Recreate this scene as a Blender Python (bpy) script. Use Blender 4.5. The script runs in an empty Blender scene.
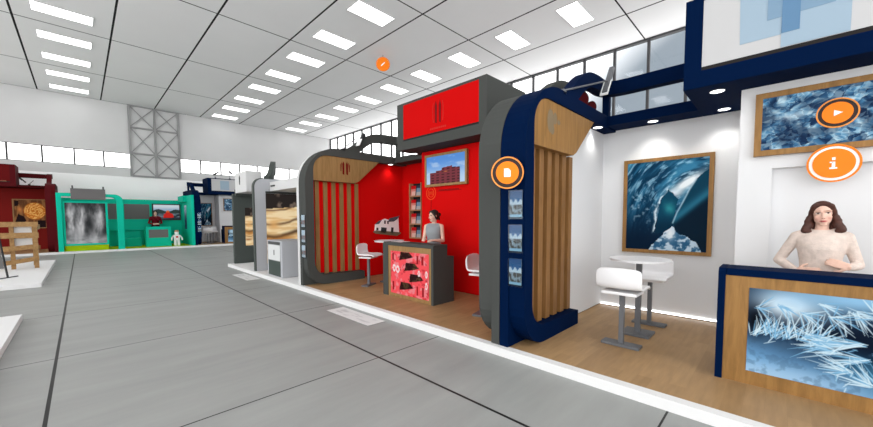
import bpy, bmesh, math, random
import numpy as np
from mathutils import Vector, Matrix
random.seed(4); rng = np.random.default_rng(7)
S = bpy.context.scene; COL = S.collection; PI = math.pi

# ------------------------------------------------------------------ colour + materials
def lin(c):
    return tuple((x/12.92 if x <= .04045 else ((x+.055)/1.055)**2.4) for x in [v/255 for v in c])
def mat(name, c, rough=.6, spec=.3, metal=0.0, emit=0.0, emit_c=None, bump=0.0, bscale=60, var=0.0, vscale=4):
    m = bpy.data.materials.new(name); m.use_nodes = True
    nt = m.node_tree; b = nt.nodes['Principled BSDF']; L = lin(c)
    b.inputs['Base Color'].default_value = (*L, 1); b.inputs['Roughness'].default_value = rough
    b.inputs['Specular IOR Level'].default_value = spec; b.inputs['Metallic'].default_value = metal
    if emit:
        b.inputs['Emission Color'].default_value = (*(lin(emit_c) if emit_c else L), 1); b.inputs['Emission Strength'].default_value = emit
    if var or bump:
        tc = nt.nodes.new('ShaderNodeTexCoord'); n = nt.nodes.new('ShaderNodeTexNoise')
        n.inputs['Scale'].default_value = vscale; n.inputs['Detail'].default_value = 5
        nt.links.new(tc.outputs['Object'], n.inputs['Vector'])
        if var:
            r = nt.nodes.new('ShaderNodeMapRange'); r.inputs['From Min'].default_value = .3; r.inputs['From Max'].default_value = .7
            r.inputs['To Min'].default_value = 1-var; r.inputs['To Max'].default_value = 1+var
            nt.links.new(n.outputs['Fac'], r.inputs['Value'])
            mx = nt.nodes.new('ShaderNodeVectorMath'); mx.operation = 'SCALE'; mx.inputs[0].default_value = L
            nt.links.new(r.outputs['Result'], mx.inputs['Scale']); nt.links.new(mx.outputs['Vector'], b.inputs['Base Color'])
        if bump:
            n2 = nt.nodes.new('ShaderNodeTexNoise'); n2.inputs['Scale'].default_value = bscale
            nt.links.new(tc.outputs['Object'], n2.inputs['Vector'])
            bp = nt.nodes.new('ShaderNodeBump'); bp.inputs['Strength'].default_value = bump; bp.inputs['Distance'].default_value = .01
            nt.links.new(n2.outputs['Fac'], bp.inputs['Height']); nt.links.new(bp.outputs['Normal'], b.inputs['Normal'])
    return m
def wood(name, dark, light, scale=(3, 3, .35), rough=.5):
    m = bpy.data.materials.new(name); m.use_nodes = True; nt = m.node_tree; b = nt.nodes['Principled BSDF']
    tc = nt.nodes.new('ShaderNodeTexCoord'); mp = nt.nodes.new('ShaderNodeMapping'); mp.inputs['Scale'].default_value = scale
    nt.links.new(tc.outputs['Object'], mp.inputs['Vector'])
    n = nt.nodes.new('ShaderNodeTexNoise'); n.inputs['Scale'].default_value = 5; n.inputs['Detail'].default_value = 8; n.inputs['Roughness'].default_value = .65; n.inputs['Distortion'].default_value = .6
    nt.links.new(mp.outputs['Vector'], n.inputs['Vector'])
    r = nt.nodes.new('ShaderNodeValToRGB'); r.color_ramp.elements[0].position = .32; r.color_ramp.elements[1].position = .7
    r.color_ramp.elements[0].color = (*lin(dark), 1); r.color_ramp.elements[1].color = (*lin(light), 1)
    nt.links.new(n.outputs['Fac'], r.inputs['Fac']); nt.links.new(r.outputs['Color'], b.inputs['Base Color'])
    b.inputs['Roughness'].default_value = rough; b.inputs['Specular IOR Level'].default_value = .25
    return m
def plank_floor(name):
    m = bpy.data.materials.new(name); m.use_nodes = True; nt = m.node_tree; b = nt.nodes['Principled BSDF']
    tc = nt.nodes.new('ShaderNodeTexCoord')
    mp = nt.nodes.new('ShaderNodeMapping'); mp.inputs['Rotation'].default_value = (0, 0, PI/2)
    nt.links.new(tc.outputs['Object'], mp.inputs['Vector'])
    br = nt.nodes.new('ShaderNodeTexBrick'); br.inputs['Scale'].default_value = 1; br.inputs['Brick Width'].default_value = .75; br.inputs['Row Height'].default_value = .13
    br.inputs['Mortar Size'].default_value = .0012; br.offset = .37
    br.inputs['Color1'].default_value = (*lin((158, 126, 88)), 1); br.inputs['Color2'].default_value = (*lin((172, 139, 99)), 1); br.inputs['Mortar'].default_value = (*lin((160, 128, 90)), 1)
    nt.links.new(mp.outputs['Vector'], br.inputs['Vector'])
    mp2 = nt.nodes.new('ShaderNodeMapping'); mp2.inputs['Scale'].default_value = (9, 1.2, 1)
    nt.links.new(tc.outputs['Object'], mp2.inputs['Vector'])
    n = nt.nodes.new('ShaderNodeTexNoise'); n.inputs['Scale'].default_value = 3; n.inputs['Detail'].default_value = 6
    nt.links.new(mp2.outputs['Vector'], n.inputs['Vector'])
    mr = nt.nodes.new('ShaderNodeMapRange'); mr.inputs['From Min'].default_value = .3; mr.inputs['From Max'].default_value = .7; mr.inputs['To Min'].default_value = .9; mr.inputs['To Max'].default_value = 1.08
    nt.links.new(n.outputs['Fac'], mr.inputs['Value'])
    v = nt.nodes.new('ShaderNodeVectorMath'); v.operation = 'SCALE'
    nt.links.new(br.outputs['Color'], v.inputs[0]); nt.links.new(mr.outputs['Result'], v.inputs['Scale']); nt.links.new(v.outputs['Vector'], b.inputs['Base Color'])
    b.inputs['Roughness'].default_value = .45; b.inputs['Specular IOR Level'].default_value = .25
    return m
def grid_mat(name, base, line, lines, rough, spec, streak=0.0, sscale=(1, 1, 1)):
    """lines: list of (axis, offset, pitch, half_width)"""
    m = bpy.data.materials.new(name); m.use_nodes = True; nt = m.node_tree; b = nt.nodes['Principled BSDF']
    tc = nt.nodes.new('ShaderNodeTexCoord'); sx = nt.nodes.new('ShaderNodeSeparateXYZ'); nt.links.new(tc.outputs['Object'], sx.inputs[0])
    acc = None
    def M(op, a, bb=None):
        n = nt.nodes.new('ShaderNodeMath'); n.operation = op
        for i, q in enumerate((a, bb)):
            if q is None: continue
            if isinstance(q, (int, float)): n.inputs[i].default_value = q
            else: nt.links.new(q, n.inputs[i])
        return n.outputs[0]
    for ax, off, pitch, hw in lines:
        u = M('DIVIDE', M('SUBTRACT', sx.outputs[ax], off), pitch)
        u = M('SUBTRACT', u, M('ROUND', u)); u = M('MULTIPLY', M('ABSOLUTE', u), pitch)
        k = M('LESS_THAN', u, hw)
        acc = k if acc is None else M('MAXIMUM', acc, k)
    mix = nt.nodes.new('ShaderNodeMix'); mix.data_type = 'RGBA'
    nt.links.new(acc, mix.inputs[0]); mix.inputs[7].default_value = (*lin(line), 1)
    mp = nt.nodes.new('ShaderNodeMapping'); mp.inputs['Scale'].default_value = sscale; nt.links.new(tc.outputs['Object'], mp.inputs['Vector'])
    n = nt.nodes.new('ShaderNodeTexNoise'); n.inputs['Scale'].default_value = 1; n.inputs['Detail'].default_value = 7; n.inputs['Roughness'].default_value = .6
    nt.links.new(mp.outputs['Vector'], n.inputs['Vector'])
    mr = nt.nodes.new('ShaderNodeMapRange'); mr.inputs['From Min'].default_value = .3; mr.inputs['From Max'].default_value = .7; mr.inputs['To Min'].default_value = 1-streak; mr.inputs['To Max'].default_value = 1+streak
    nt.links.new(n.outputs['Fac'], mr.inputs['Value'])
    v = nt.nodes.new('ShaderNodeVectorMath'); v.operation = 'SCALE'; v.inputs[0].default_value = lin(base); nt.links.new(mr.outputs['Result'], v.inputs['Scale'])
    nt.links.new(v.outputs['Vector'], mix.inputs[6]); nt.links.new(mix.outputs[2], b.inputs['Base Color'])
    b.inputs['Roughness'].default_value = rough; b.inputs['Specular IOR Level'].default_value = spec
    return m
def paint_mat(name, emit=0.0, rough=.5):
    m = bpy.data.materials.new(name); m.use_nodes = True; nt = m.node_tree; b = nt.nodes['Principled BSDF']
    a = nt.nodes.new('ShaderNodeVertexColor'); a.layer_name = 'Col'
    nt.links.new(a.outputs['Color'], b.inputs['Base Color']); b.inputs['Roughness'].default_value = rough; b.inputs['Specular IOR Level'].default_value = .2
    b.inputs['Specular IOR Level'].default_value = .05
    if emit:
        k = nt.nodes.new('ShaderNodeVectorMath'); k.operation = 'SCALE'; k.inputs['Scale'].default_value = .22
        nt.links.new(a.outputs['Color'], k.inputs[0]); nt.links.new(k.outputs['Vector'], b.inputs['Base Color'])
        nt.links.new(a.outputs['Color'], b.inputs['Emission Color']); b.inputs['Emission Strength'].default_value = emit
    return m
def glass_mat(name, tint=(255, 255, 255), gloss=.08):
    m = bpy.data.materials.new(name); m.use_nodes = True; nt = m.node_tree
    nt.nodes.remove(nt.nodes['Principled BSDF']); o = nt.nodes['Material Output']
    t = nt.nodes.new('ShaderNodeBsdfTransparent'); t.inputs[0].default_value = (*lin(tint), 1)
    g = nt.nodes.new('ShaderNodeBsdfGlossy'); g.inputs['Roughness'].default_value = .05
    x = nt.nodes.new('ShaderNodeMixShader'); x.inputs[0].default_value = gloss
    nt.links.new(t.outputs[0], x.inputs[1]); nt.links.new(g.outputs[0], x.inputs[2]); nt.links.new(x.outputs[0], o.inputs['Surface'])
    return m
M_ = dict(
    navy=mat('navy_laminate', (0, 21, 55), .7, .03), grey=mat('charcoal_laminate', (72, 74, 72), .65, .05),
    greyd=mat('dark_slate_panel', (72, 78, 75), .6, .2),
    maroon=mat('maroon_laminate', (80, 17, 22), .65, .05), teal=mat('turquoise_laminate', (14, 190, 160), .6, .08),
    white=mat('white_laminate', (206, 206, 206), .5, .25), whitew=mat('white_wall_paint', (224, 225, 227), .7, .15),
    lgrey=mat('light_grey_laminate', (176, 178, 183), .6, .1),
    red=mat('red_wall_paint', (208, 12, 12), .75, .04), redsign=mat('red_sign_acrylic', (196, 8, 8), .65, .04),
    maroonw=mat('dark_red_wall_paint', (118, 30, 27), .75, .04),
    mgrey=mat('mid_grey_panel', (108, 106, 106), .7, .15), lime=mat('lime_carpet', (158, 186, 20), .9, .05, bump=.3, bscale=300),
    plastic=mat('white_plastic', (236, 236, 238), .35, .4), steel=mat('grey_powder_steel', (98, 100, 104), .45, .4),
    black=mat('black_metal', (34, 35, 37), .5, .4), mull=mat('dark_mullion', (62, 62, 64), .5, .3),
    darkline=mat('dark_shadow_gap', (40, 38, 38), .8, .1),
    oak=wood('oak_veneer', (126, 92, 48), (162, 120, 68)), oakd=wood('oak_slat', (120, 84, 46), (148, 108, 64)),
    oakr=wood('brown_oak_veneer', (132, 102, 60), (160, 126, 80)), oakdark=wood('oak_backing', (104, 70, 38), (128, 90, 52)),
    pallet=wood('raw_pallet_wood', (134, 100, 58), (174, 136, 88), (2, .5, 2)),
    floorw=plank_floor('oak_plank_floor'),
    lamp=mat('lamp_diffuser', (255, 255, 255), .5, .1, emit=4.0, emit_c=(255, 255, 255)),
    led=mat('led_diffuser', (255, 255, 255), .5, .1, emit=5), dl=mat('downlight_diffuser', (255, 255, 255), .5, .1, emit=5),
    paint=paint_mat('printed_picture'), screen=paint_mat('lit_screen', .72, .3), skinp=paint_mat('skin_and_features', 0, .55),
    glass=glass_mat('window_glass', gloss=.03), acrylic=glass_mat('clear_acrylic', (235, 242, 246), .025),
    orange=mat('orange_disc', (250, 130, 18), .5, .2), orange2=mat('pale_orange_rim', (240, 150, 70), .5, .2), glyph=mat('white_glyph', (250, 250, 250), .5, .2),
    discdark=mat('dark_disc_ring', (52, 40, 36), .5, .2), emblem=mat('dark_emblem_ink', (110, 12, 14), .6, .1), emblem2=mat('faded_emblem_ink', (190, 40, 34), .6, .1),
    emblem3=mat('grey_emblem_ink', (128, 112, 88), .6, .1), bluelogo=mat('pale_blue_print', (152, 172, 188), .5, .06), bluelogo2=mat('mid_blue_print', (122, 149, 172), .5, .06), bluelogo3=mat('steel_blue_print', (96, 130, 162), .5, .06),
    signw=mat('white_sign_acrylic', (190, 190, 191), .5, .05), hair=mat('dark_brown_hair', (74, 44, 36), .55, .3, var=.3, vscale=30), hair2=mat('near_black_hair', (38, 28, 26), .5, .35, var=.3, vscale=30),
    sweater=mat('cream_knit', (216, 200, 190), .9, .05, bump=.6, bscale=90, var=.1, vscale=22), gtop=mat('grey_jersey', (150, 156, 160), .85, .05), dred=mat('dark_red_plaid', (112, 26, 36), .85, .05, var=.5, vscale=9),
    trousers=mat('dark_trousers', (44, 46, 54), .85, .05), shoe=mat('black_leather', (28, 26, 26), .4, .4), houseg=mat('house_lawn_edge', (120, 110, 88), .8, .1), hroof=mat('house_roof_slate', (84, 88, 98), .6, .2), hwin=mat('house_window_dark', (52, 58, 60), .3, .4),
    brightw=mat('bright_white_paint', (228, 228, 228), .7, .05), signd=mat('dark_red_sign', (96, 20, 21), .7, .04),
    ember=mat('orange_red_ink', (228, 84, 40), .7, .05),
    purew=mat('pure_white_card', (255, 255, 255), .8, .04),
    skirt=mat('brown_skirting', (96, 78, 60), .7, .1),
    rackw=mat('rack_beech', (176, 132, 96), .6, .2),
)
M_['wallpaint'] = mat('hall_wall_paint', (208, 208, 208), .8, .1, var=.03, vscale=.6)
M_['walllow'] = mat('hall_wall_lower_paint', (252, 252, 252), .8, .1)
M_['truss'] = mat('truss_grey', (150, 150, 150), .7, .2)
M_['ceil'] = grid_mat('ceiling_panels', (236, 236, 236), (28, 28, 28), [(0, 6.8*-.198, 6.8*.3545, .03), (1, 6.8*.578, 6.8*.712, .024)], .85, .1, .02, (.3, .3, .3))
M_['floor'] = grid_mat('concrete_floor', (151, 153, 151), (30, 30, 31), [(0, -.27, 2.672, .014), (1, .62, 2.70, .008)], .45, .2, .10, (.45, 2.6, 1))

# ------------------------------------------------------------------ mesh helpers
def box(bm, x0, x1, y0, y1, z0, z1):
    vs = [bm.verts.new(p) for p in ((x0,y0,z0),(x1,y0,z0),(x1,y1,z0),(x0,y1,z0),(x0,y0,z1),(x1,y0,z1),(x1,y1,z1),(x0,y1,z1))]
    for f in ((0,3,2,1),(4,5,6,7),(0,1,5,4),(1,2,6,5),(2,3,7,6),(3,0,4,7)): bm.faces.new([vs[i] for i in f])
    return bm
def prism(bm, pts, ax, a, b):
    """polygon pts in the two axes other than ax, extruded from a to b along ax"""
    def P(p, t):
        q = list(p); q.insert(ax, t); return q
    A = [bm.verts.new(P(p, a)) for p in pts]; B = [bm.verts.new(P(p, b)) for p in pts]; n = len(pts)
    bm.faces.new(A); bm.faces.new(B[::-1])
    for i in range(n): bm.faces.new((A[i], B[i], B[(i+1) % n], A[(i+1) % n]))
    return bm
def arc(cx, cy, r, a0, a1, n=10, ry=None):
    ry = r if ry is None else ry
    return [(cx+r*math.cos(math.radians(a0+(a1-a0)*i/n)), cy+ry*math.sin(math.radians(a0+(a1-a0)*i/n))) for i in range(n+1)]
def rrect(x0, x1, y0, y1, r, n=5):
    return arc(x1-r, y1-r, r, 0, 90, n)+arc(x0+r, y1-r, r, 90, 180, n)+arc(x0+r, y0+r, r, 180, 270, n)+arc(x1-r, y0+r, r, 270, 360, n)
def cyl(bm, p0, p1, r0, r1=None, n=20):
    r1 = r0 if r1 is None else r1
    p0 = Vector(p0); p1 = Vector(p1); d = (p1-p0).normalized(); u = d.orthogonal().normalized(); v = d.cross(u)
    A = [bm.verts.new(p0+(u*math.cos(2*PI*i/n)+v*math.sin(2*PI*i/n))*r0) for i in range(n)]
    B = [bm.verts.new(p1+(u*math.cos(2*PI*i/n)+v*math.sin(2*PI*i/n))*r1) for i in range(n)]
    bm.faces.new(A[::-1]); bm.faces.new(B)
    for i in range(n): bm.faces.new((A[i], A[(i+1) % n], B[(i+1) % n], B[i]))
    return bm
def ring(bm, c, nrm, r0, r1, t, n=40):
    c = Vector(c); d = Vector(nrm).normalized(); u = Vector((0, 0, 1)).cross(d).normalized(); v = d.cross(u)
    L = []
    for rr, tt in ((r0, 0), (r1, 0), (r1, t), (r0, t)):
        L.append([bm.verts.new(c+d*tt+(u*math.cos(2*PI*i/n)+v*math.sin(2*PI*i/n))*rr) for i in range(n)])
    for k in range(4):
        for i in range(n): bm.faces.new((L[k][i], L[k][(i+1) % n], L[(k+1) % 4][(i+1) % n], L[(k+1) % 4][i]))
    return bm
def sweep(bm, path, w, h):
    """square tube along a path, world-up aligned"""
    path = [Vector(p) for p in path]; rings = []
    for i, p in enumerate(path):
        t = (path[min(i+1, len(path)-1)]-path[max(i-1, 0)]).normalized()
        s = t.cross(Vector((0, 0, 1)))
        s = s.normalized() if s.length > 1e-4 else Vector((1, 0, 0)); up = s.cross(t).normalized()
        rings.append([bm.verts.new(p+s*a*w/2+up*b*h/2) for a, b in ((-1,-1),(1,-1),(1,1),(-1,1))])
    bm.faces.new(rings[0]); bm.faces.new(rings[-1][::-1])
    for a, b in zip(rings, rings[1:]):
        for i in range(4): bm.faces.new((a[i], b[i], b[(i+1) % 4], a[(i+1) % 4]))
    return bm
def smooth_path(pts, n=6):
    P = [Vector(p) for p in pts]; out = []
    for i in range(len(P)-1):
        a, b, c, d = P[max(i-1,0)], P[i], P[i+1], P[min(i+2,len(P)-1)]
        for k in range(n):
            t = k/n
            out.append(.5*((2*b)+(c-a)*t+(2*a-5*b+4*c-d)*t*t+(3*b-a-3*c+d)*t**3))
    return out+[P[-1]]
BM = bmesh.new

# ------------------------------------------------------------------ object helpers
class Frame:
    """a booth's own axes: x along its front, y into it, z up"""
    def __init__(s, x, y, rot, W=5.465): s.o = Vector((x, y, 0)); s.rot = rot; s.R = Matrix.Rotation(rot, 4, 'Z'); s.W = W
    def world(s, p): return s.o+(s.R @ Vector(p))
G = Frame(0, 0, 0)
def setp(o, label=None, cat=None, group=None, kind=None):
    if label: o['label'] = label
    if cat: o['category'] = cat
    if group: o['group'] = group
    if kind: o['kind'] = kind
    return o
def thing(name, label, cat, F, base, group=None, kind=None):
    o = bpy.data.objects.new(name, None); COL.objects.link(o); o.empty_display_size = .1
    o.location = F.world(base); o.rotation_euler = (0, 0, F.rot); o['_b'] = tuple(base)
    return setp(o, label, cat, group, kind)
def obj(name, bm, m, parent=None, F=None, base=None, smooth=False, bevel=0, label=None, cat=None, group=None, kind=None):
    bmesh.ops.recalc_face_normals(bm, faces=bm.faces[:])
    if parent is not None:
        b = ROOTB[parent.name]
    else:
        b = Vector(base)
    bmesh.ops.translate(bm, verts=bm.verts[:], vec=-Vector(b))
    me = bpy.data.meshes.new(name); bm.to_mesh(me); bm.free(); me.materials.append(m)
    if smooth:
        for p in me.polygons: p.use_smooth = True
    o = bpy.data.objects.new(name, me); COL.objects.link(o)
    if parent is not None: o.parent = parent; ROOTB[o.name] = b
    else:
        o.location = F.world(b); o.rotation_euler = (0, 0, F.rot); ROOTB[o.name] = b
    if bevel:
        md = o.modifiers.new('bevel', 'BEVEL'); md.width = bevel; md.segments = 2; md.limit_method = 'ANGLE'
    return setp(o, label, cat, group, kind)
ROOTB = {}
_thing = thing
def thing(name, label, cat, F, base, group=None, kind=None):
    o = _thing(name, label, cat, F, base, group, kind); ROOTB[o.name] = Vector(base); del o['_b']; return o
def children(o): return [c for c in o.children]
def copy_tree(o, parent=None):
    c = o.copy(); COL.objects.link(c); c.parent = parent; ROOTB[c.name] = ROOTB.get(o.name, Vector())
    for ch in list(o.children): copy_tree(ch, c)
    return c
def place(o, F, base, rz, label, group=None):
    o.location = F.world(base); o.rotation_euler = (0, 0, F.rot+rz); o['label'] = label
    if group: o['group'] = group
    return o

# ------------------------------------------------------------------ numpy painting
def vnoise(x, y, seed):
    r = np.random.default_rng(seed); T = r.random((64, 64))
    xi = np.floor(x).astype(int); yi = np.floor(y).astype(int); fx = x-xi; fy = y-yi
    fx = fx*fx*(3-2*fx); fy = fy*fy*(3-2*fy)
    g = lambda a, b: T[a % 64, b % 64]
    return (g(xi,yi)*(1-fx)+g(xi+1,yi)*fx)*(1-fy)+(g(xi,yi+1)*(1-fx)+g(xi+1,yi+1)*fx)*fy
def fbm(x, y, seed=0, o=5):
    s = 0; a = .5
    for i in range(o): s = s+a*vnoise(x*2**i+7.3*i, y*2**i+3.1*i, seed+i); a *= .5
    return s
def mixc(c, d, t):
    t = np.clip(t, 0, 1)[..., None]; return c*(1-t)+np.array(d, float)*t
def sstep(a, b, x):
    t = np.clip((x-a)/(b-a), 0, 1); return t*t*(3-2*t)
def pin(u, v, P):
    r = np.zeros(u.shape, bool); n = len(P)
    for i in range(n):
        x0, y0 = P[i]; x1, y1 = P[(i+1) % n]
        c = (y0 > v) != (y1 > v)
        xx = (x1-x0)*(v-y0)/((y1-y0) if abs(y1-y0) > 1e-9 else 1e-9)+x0
        r ^= c & (u < xx)
    return r
def segd(u, v, a, b, asp=1):
    ax, ay = a[0]*asp, a[1]; bx, by = b[0]*asp, b[1]; px, py = u*asp-ax, v-ay; dx, dy = bx-ax, by-ay
    t = np.clip((px*dx+py*dy)/max(dx*dx+dy*dy, 1e-9), 0, 1)
    return np.hypot(px-t*dx, py-t*dy), t
def flat(u, c): return np.ones(u.shape+(3,))*np.array(c, float)
def ice_cave(u, v):
    uu = u+(fbm(u*7, v*7, 3)-.48)*.10; vv = v+(fbm(u*7, v*7, 9)-.48)*.10
    th = np.arctan2(v-.12, .98-u); r = np.hypot(u-.98, v-.12)
    st = fbm(th*3.2+3, r*15+2, 5); fine = fbm(th*9+1, r*38+4, 15)
    c = mixc(flat(u, (10, 50, 78)), (54, 124, 160), sstep(.3, .68, st)*sstep(-.1, .9, v+u*.25))
    c = mixc(c, (150, 196, 220), sstep(.48, .72, fine)*sstep(.2, 1.0, v+u*.3)*.8)
    c = mixc(c, (176, 206, 222), sstep(.55, .75, fbm(u*26, v*26, 31))*sstep(.35, .2, np.hypot(u-.28, v-.5))*.6)
    c = mixc(c, (4, 24, 46), sstep(.62, .05, v+u*.12)*.85)
    g = np.exp(-(((u-.76)/.17)**2+((v-.74-.5*(u-.76))/.06)**2)); c = mixc(c, (240, 248, 252), np.clip(g*1.25, 0, 1))
    g = np.exp(-(((u-.62)/.10)**2+((v-.64)/.045)**2)); c = mixc(c, (226, 238, 246), g*.9)
    cave = pin(uu, vv, [(.38,.22),(.41,.38),(.43,.5),(.53,.66),(.6,.62),(.68,.57),(.63,.42),(.6,.27),(.5,.2)])
    pts = [(.36,.2),(.40,.32),(.375,.42),(.44,.54),(.52,.67)]
    d = np.minimum.reduce([segd(uu, vv, p, q)[0] for p, q in zip(pts, pts[1:])]); c = mixc(c, (214, 232, 240), np.exp(-(d/.017)**2)*sstep(.3, .5, fbm(u*14, v*14, 41))*.95)
    cc = mixc(flat(u, (12, 66, 92)), (44, 138, 150), np.exp(-(((uu-.57)/.07)**2+((vv-.47)/.06)**2))); cc = mixc(cc, (6, 44, 68), sstep(.42, .25, v)); c = np.where(cave[..., None], cc, c)
    dark = pin(u, v, [(1.02,.88),(.94,.84),(.86,.77),(.79,.67),(.72,.54),(.65,.42),(.605,.31),(.64,.24),(.78,.13),(.92,.05),(1.02,.02)])
    d1, _ = segd(u, v, (.64,.36), (1.02,.64)); dc = mixc(flat(u, (12, 62, 86)), (40, 112, 140), np.exp(-(d1/.05)**2)*.9); dc = mixc(dc, (3, 26, 44), sstep(.0, .10, (u-.64)*.74+.36-v)*.9)
    c = np.where(dark[..., None], dc, c)
    pts = [(.605,.31),(.65,.42),(.72,.54),(.79,.67),(.86,.77)]
    e = np.minimum.reduce([segd(u, v, p, q)[0] for p, q in zip(pts, pts[1:])]); c = mixc(c, (176, 210, 226), np.exp(-(e/.010)**2)*.8)
    m = pin(uu, vv, [(.28,-.03),(.40,.11),(.50,.18),(.57,.25),(.63,.2),(.74,.17),(.87,.1),(.98,-.03)])
    mc = mixc(flat(u, (188, 210, 226)), (38, 88, 126), sstep(.42, .6, fbm(u*20, v*26, 13))*.95); mc = mixc(mc, (232, 240, 246), np.exp(-(((u-.57)/.06)**2+((v-.19)/.07)**2)))
    return np.where(m[..., None], mc, c)
def ice_crystals(u, v, asp=1.7):
    c = flat(u, (40, 92, 140)); x0 = u*asp+(fbm(u*9, v*6, 4)-.5)*.10; y0 = v+(fbm(u*9, v*6, 8)-.5)*.10
    for n, wgt, sd in ((110, 1, 1), (420, .55, 2)):
        r = np.random.default_rng(sd); P = r.random((n, 2)); P[:, 0] *= asp
        d = np.sqrt((x0[..., None]-P[:, 0])**2+(y0[..., None]-P[:, 1])**2); i2 = np.argpartition(d, 1, -1)[..., :2]; dd = np.sort(np.take_along_axis(d, i2, -1), -1); i1 = d.argmin(-1)
        t = r.random(n)[i1]; g = r.random(n)[i1]*6.3; sh = ((x0-P[i1, 0])*np.cos(g)+(y0-P[i1, 1])*np.sin(g))*(9 if n < 200 else 16)
        tone = np.clip(.45+(t-.5)*.9+sh*.55, 0, 1)
        cc = mixc(mixc(flat(u, (14, 46, 84)), (92, 154, 196), tone*1.7), (206, 234, 246), sstep(.58, .92, tone))
        e = np.exp(-((dd[..., 1]-dd[..., 0])/(.010 if n < 200 else .007))**2); cc = mixc(cc, (196, 226, 240), e*(t > .4)*.95); cc = mixc(cc, (8, 30, 62), e*(t <= .3)*.8)
        c = c*(1-wgt)+cc*wgt
    c = mixc(c, (8, 28, 58), sstep(.5, .28, fbm(u*5, v*4, 23))*.5)
    return mixc(c, (226, 240, 248), np.exp(-(((u-.2)/.1)**2+((v-.6)/.08)**2))*.5)
def frost(u, v, asp=1.75):
    c = mixc(flat(u, (8, 22, 42)), (10, 78, 104), np.exp(-(((u-.72)/.2)**2+((v-.22)/.16)**2))*.9)
    c = mixc(c, (124, 182, 230), sstep(.72, .05, v+.35*u-.05)*.95); c = mixc(c, (200, 226, 246), sstep(.25, 0, v)*.6*sstep(.9, .3, u))
    c = mixc(c, (70, 100, 128), sstep(.45, .65, fbm(u*26, v*18, 3))*.35*(v < .45))
    c = mixc(c, (226, 242, 252), np.exp(-(((u-.24)/.2)**2+((v-.85)/.17)**2))*1.15); c = mixc(c, (150, 200, 236), np.exp(-(((u-.6)/.5)**2+((v-.98)/.17)**2))*1.0)
    c = mixc(c, (4, 10, 20), np.exp(-(((u-.05)/.06)**2+((v-.62)/.16)**2))*.95)
    r = np.random.default_rng(5)
    N = []
    def spray(cx, cy, L, a0, a1, k, jit=.03):
        k = int(k*1.7)
        for i in range(k): N.append((cx+(r.random()-.5)*jit*1.6, cy+(r.random()-.5)*jit, L*(.5+.95*r.random()), a0+(a1-a0)*(i+r.random())/k))
    for q in [(.04,.44,.24,25,100,8),(.10,.47,.22,20,120,9),(.17,.45,.24,30,130,10),(.24,.47,.26,25,120,10),(.32,.47,.26,20,110,10),(.40,.48,.24,10,100,10),(.46,.47,.26,150,215,12),(.54,.5,.3,160,205,12),(.64,.53,.34,168,208,14),(.52,.40,.26,150,200,10),(.66,.38,.3,165,210,12),
          (.48,.78,.2,-75,20,9),(.58,.86,.22,-80,0,9),(.70,.82,.18,-60,200,12),(.80,.66,.2,-20,200,12),(.88,.62,.2,160,240,8),(1.0,.46,.42,125,170,14),(1.03,.56,.3,150,200,9),(.58,.22,.28,140,205,10),(.68,.12,.24,100,190,12),(.80,.02,.34,45,140,18),(.94,.0,.28,70,160,12),(1.02,.28,.26,150,200,9),(.92,.92,.2,180,290,10),(.2,.84,.2,-80,0,8),(.32,.78,.18,-80,20,9),(.06,.78,.18,-70,60,8),(.42,.9,.2,-60,10,8)]: spray(*q)
    for i in range(70):
        x = r.random(); y = .36+.3*r.random() if x < .5 else .05+.9*r.random(); N.append((x, y, .05+.09*r.random(), 360*r.random() if x > .5 else 20+100*r.random()))
    for cx, cy, l, a in N:
        a = math.radians(a); ex, ey = cx+l*math.cos(a)/asp, cy+l*math.sin(a)
        x0, x1 = min(cx, ex)-.03, max(cx, ex)+.03; y0, y1 = min(cy, ey)-.03, max(cy, ey)+.03
        ii = np.where((v[:, 0] >= y0) & (v[:, 0] <= y1))[0]; jj = np.where((u[0] >= x0) & (u[0] <= x1))[0]
        if not len(ii) or not len(jj): continue
        sl = (slice(ii[0], ii[-1]+1), slice(jj[0], jj[-1]+1)); d, t = segd(u[sl], v[sl], (cx, cy), (ex, ey), asp)
        wd = .0068*np.sin(PI*np.clip(t*.85+.12, 0, 1))+.001; k2 = np.clip(1.25-d/wd*.9, 0, 1)
        c[sl] = mixc(c[sl], (216, 240, 252) if r.random() > .4 else (130, 188, 226), k2*(.6+.4*r.random()))
    return c
def brick_block(u, v):
    c = mixc(flat(u, (92, 150, 226)), (190, 216, 244), sstep(.9, .1, v))
    c = mixc(c, (215, 230, 246), sstep(.52, .7, fbm(u*4, v*6, 3))*.5)
    b = pin(u, v, [(.1,-.1),(.1,.42),(.26,.42),(.26,.47),(.42,.48),(.42,.56),(.68,.6),(.68,.55),(.88,.52),(.88,-.1)])
    bc = flat(u, (124, 52, 62)); rows = (np.sin(v*64) > .1) & (np.sin(u*46) > -.2); bc = np.where(rows[..., None], bc*.62, bc); bc = mixc(bc, (210, 120, 60), np.exp(-(((u-.52)/.06)**2+((v-.42)/.015)**2)))
    return np.where(b[..., None], bc, c)
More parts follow.
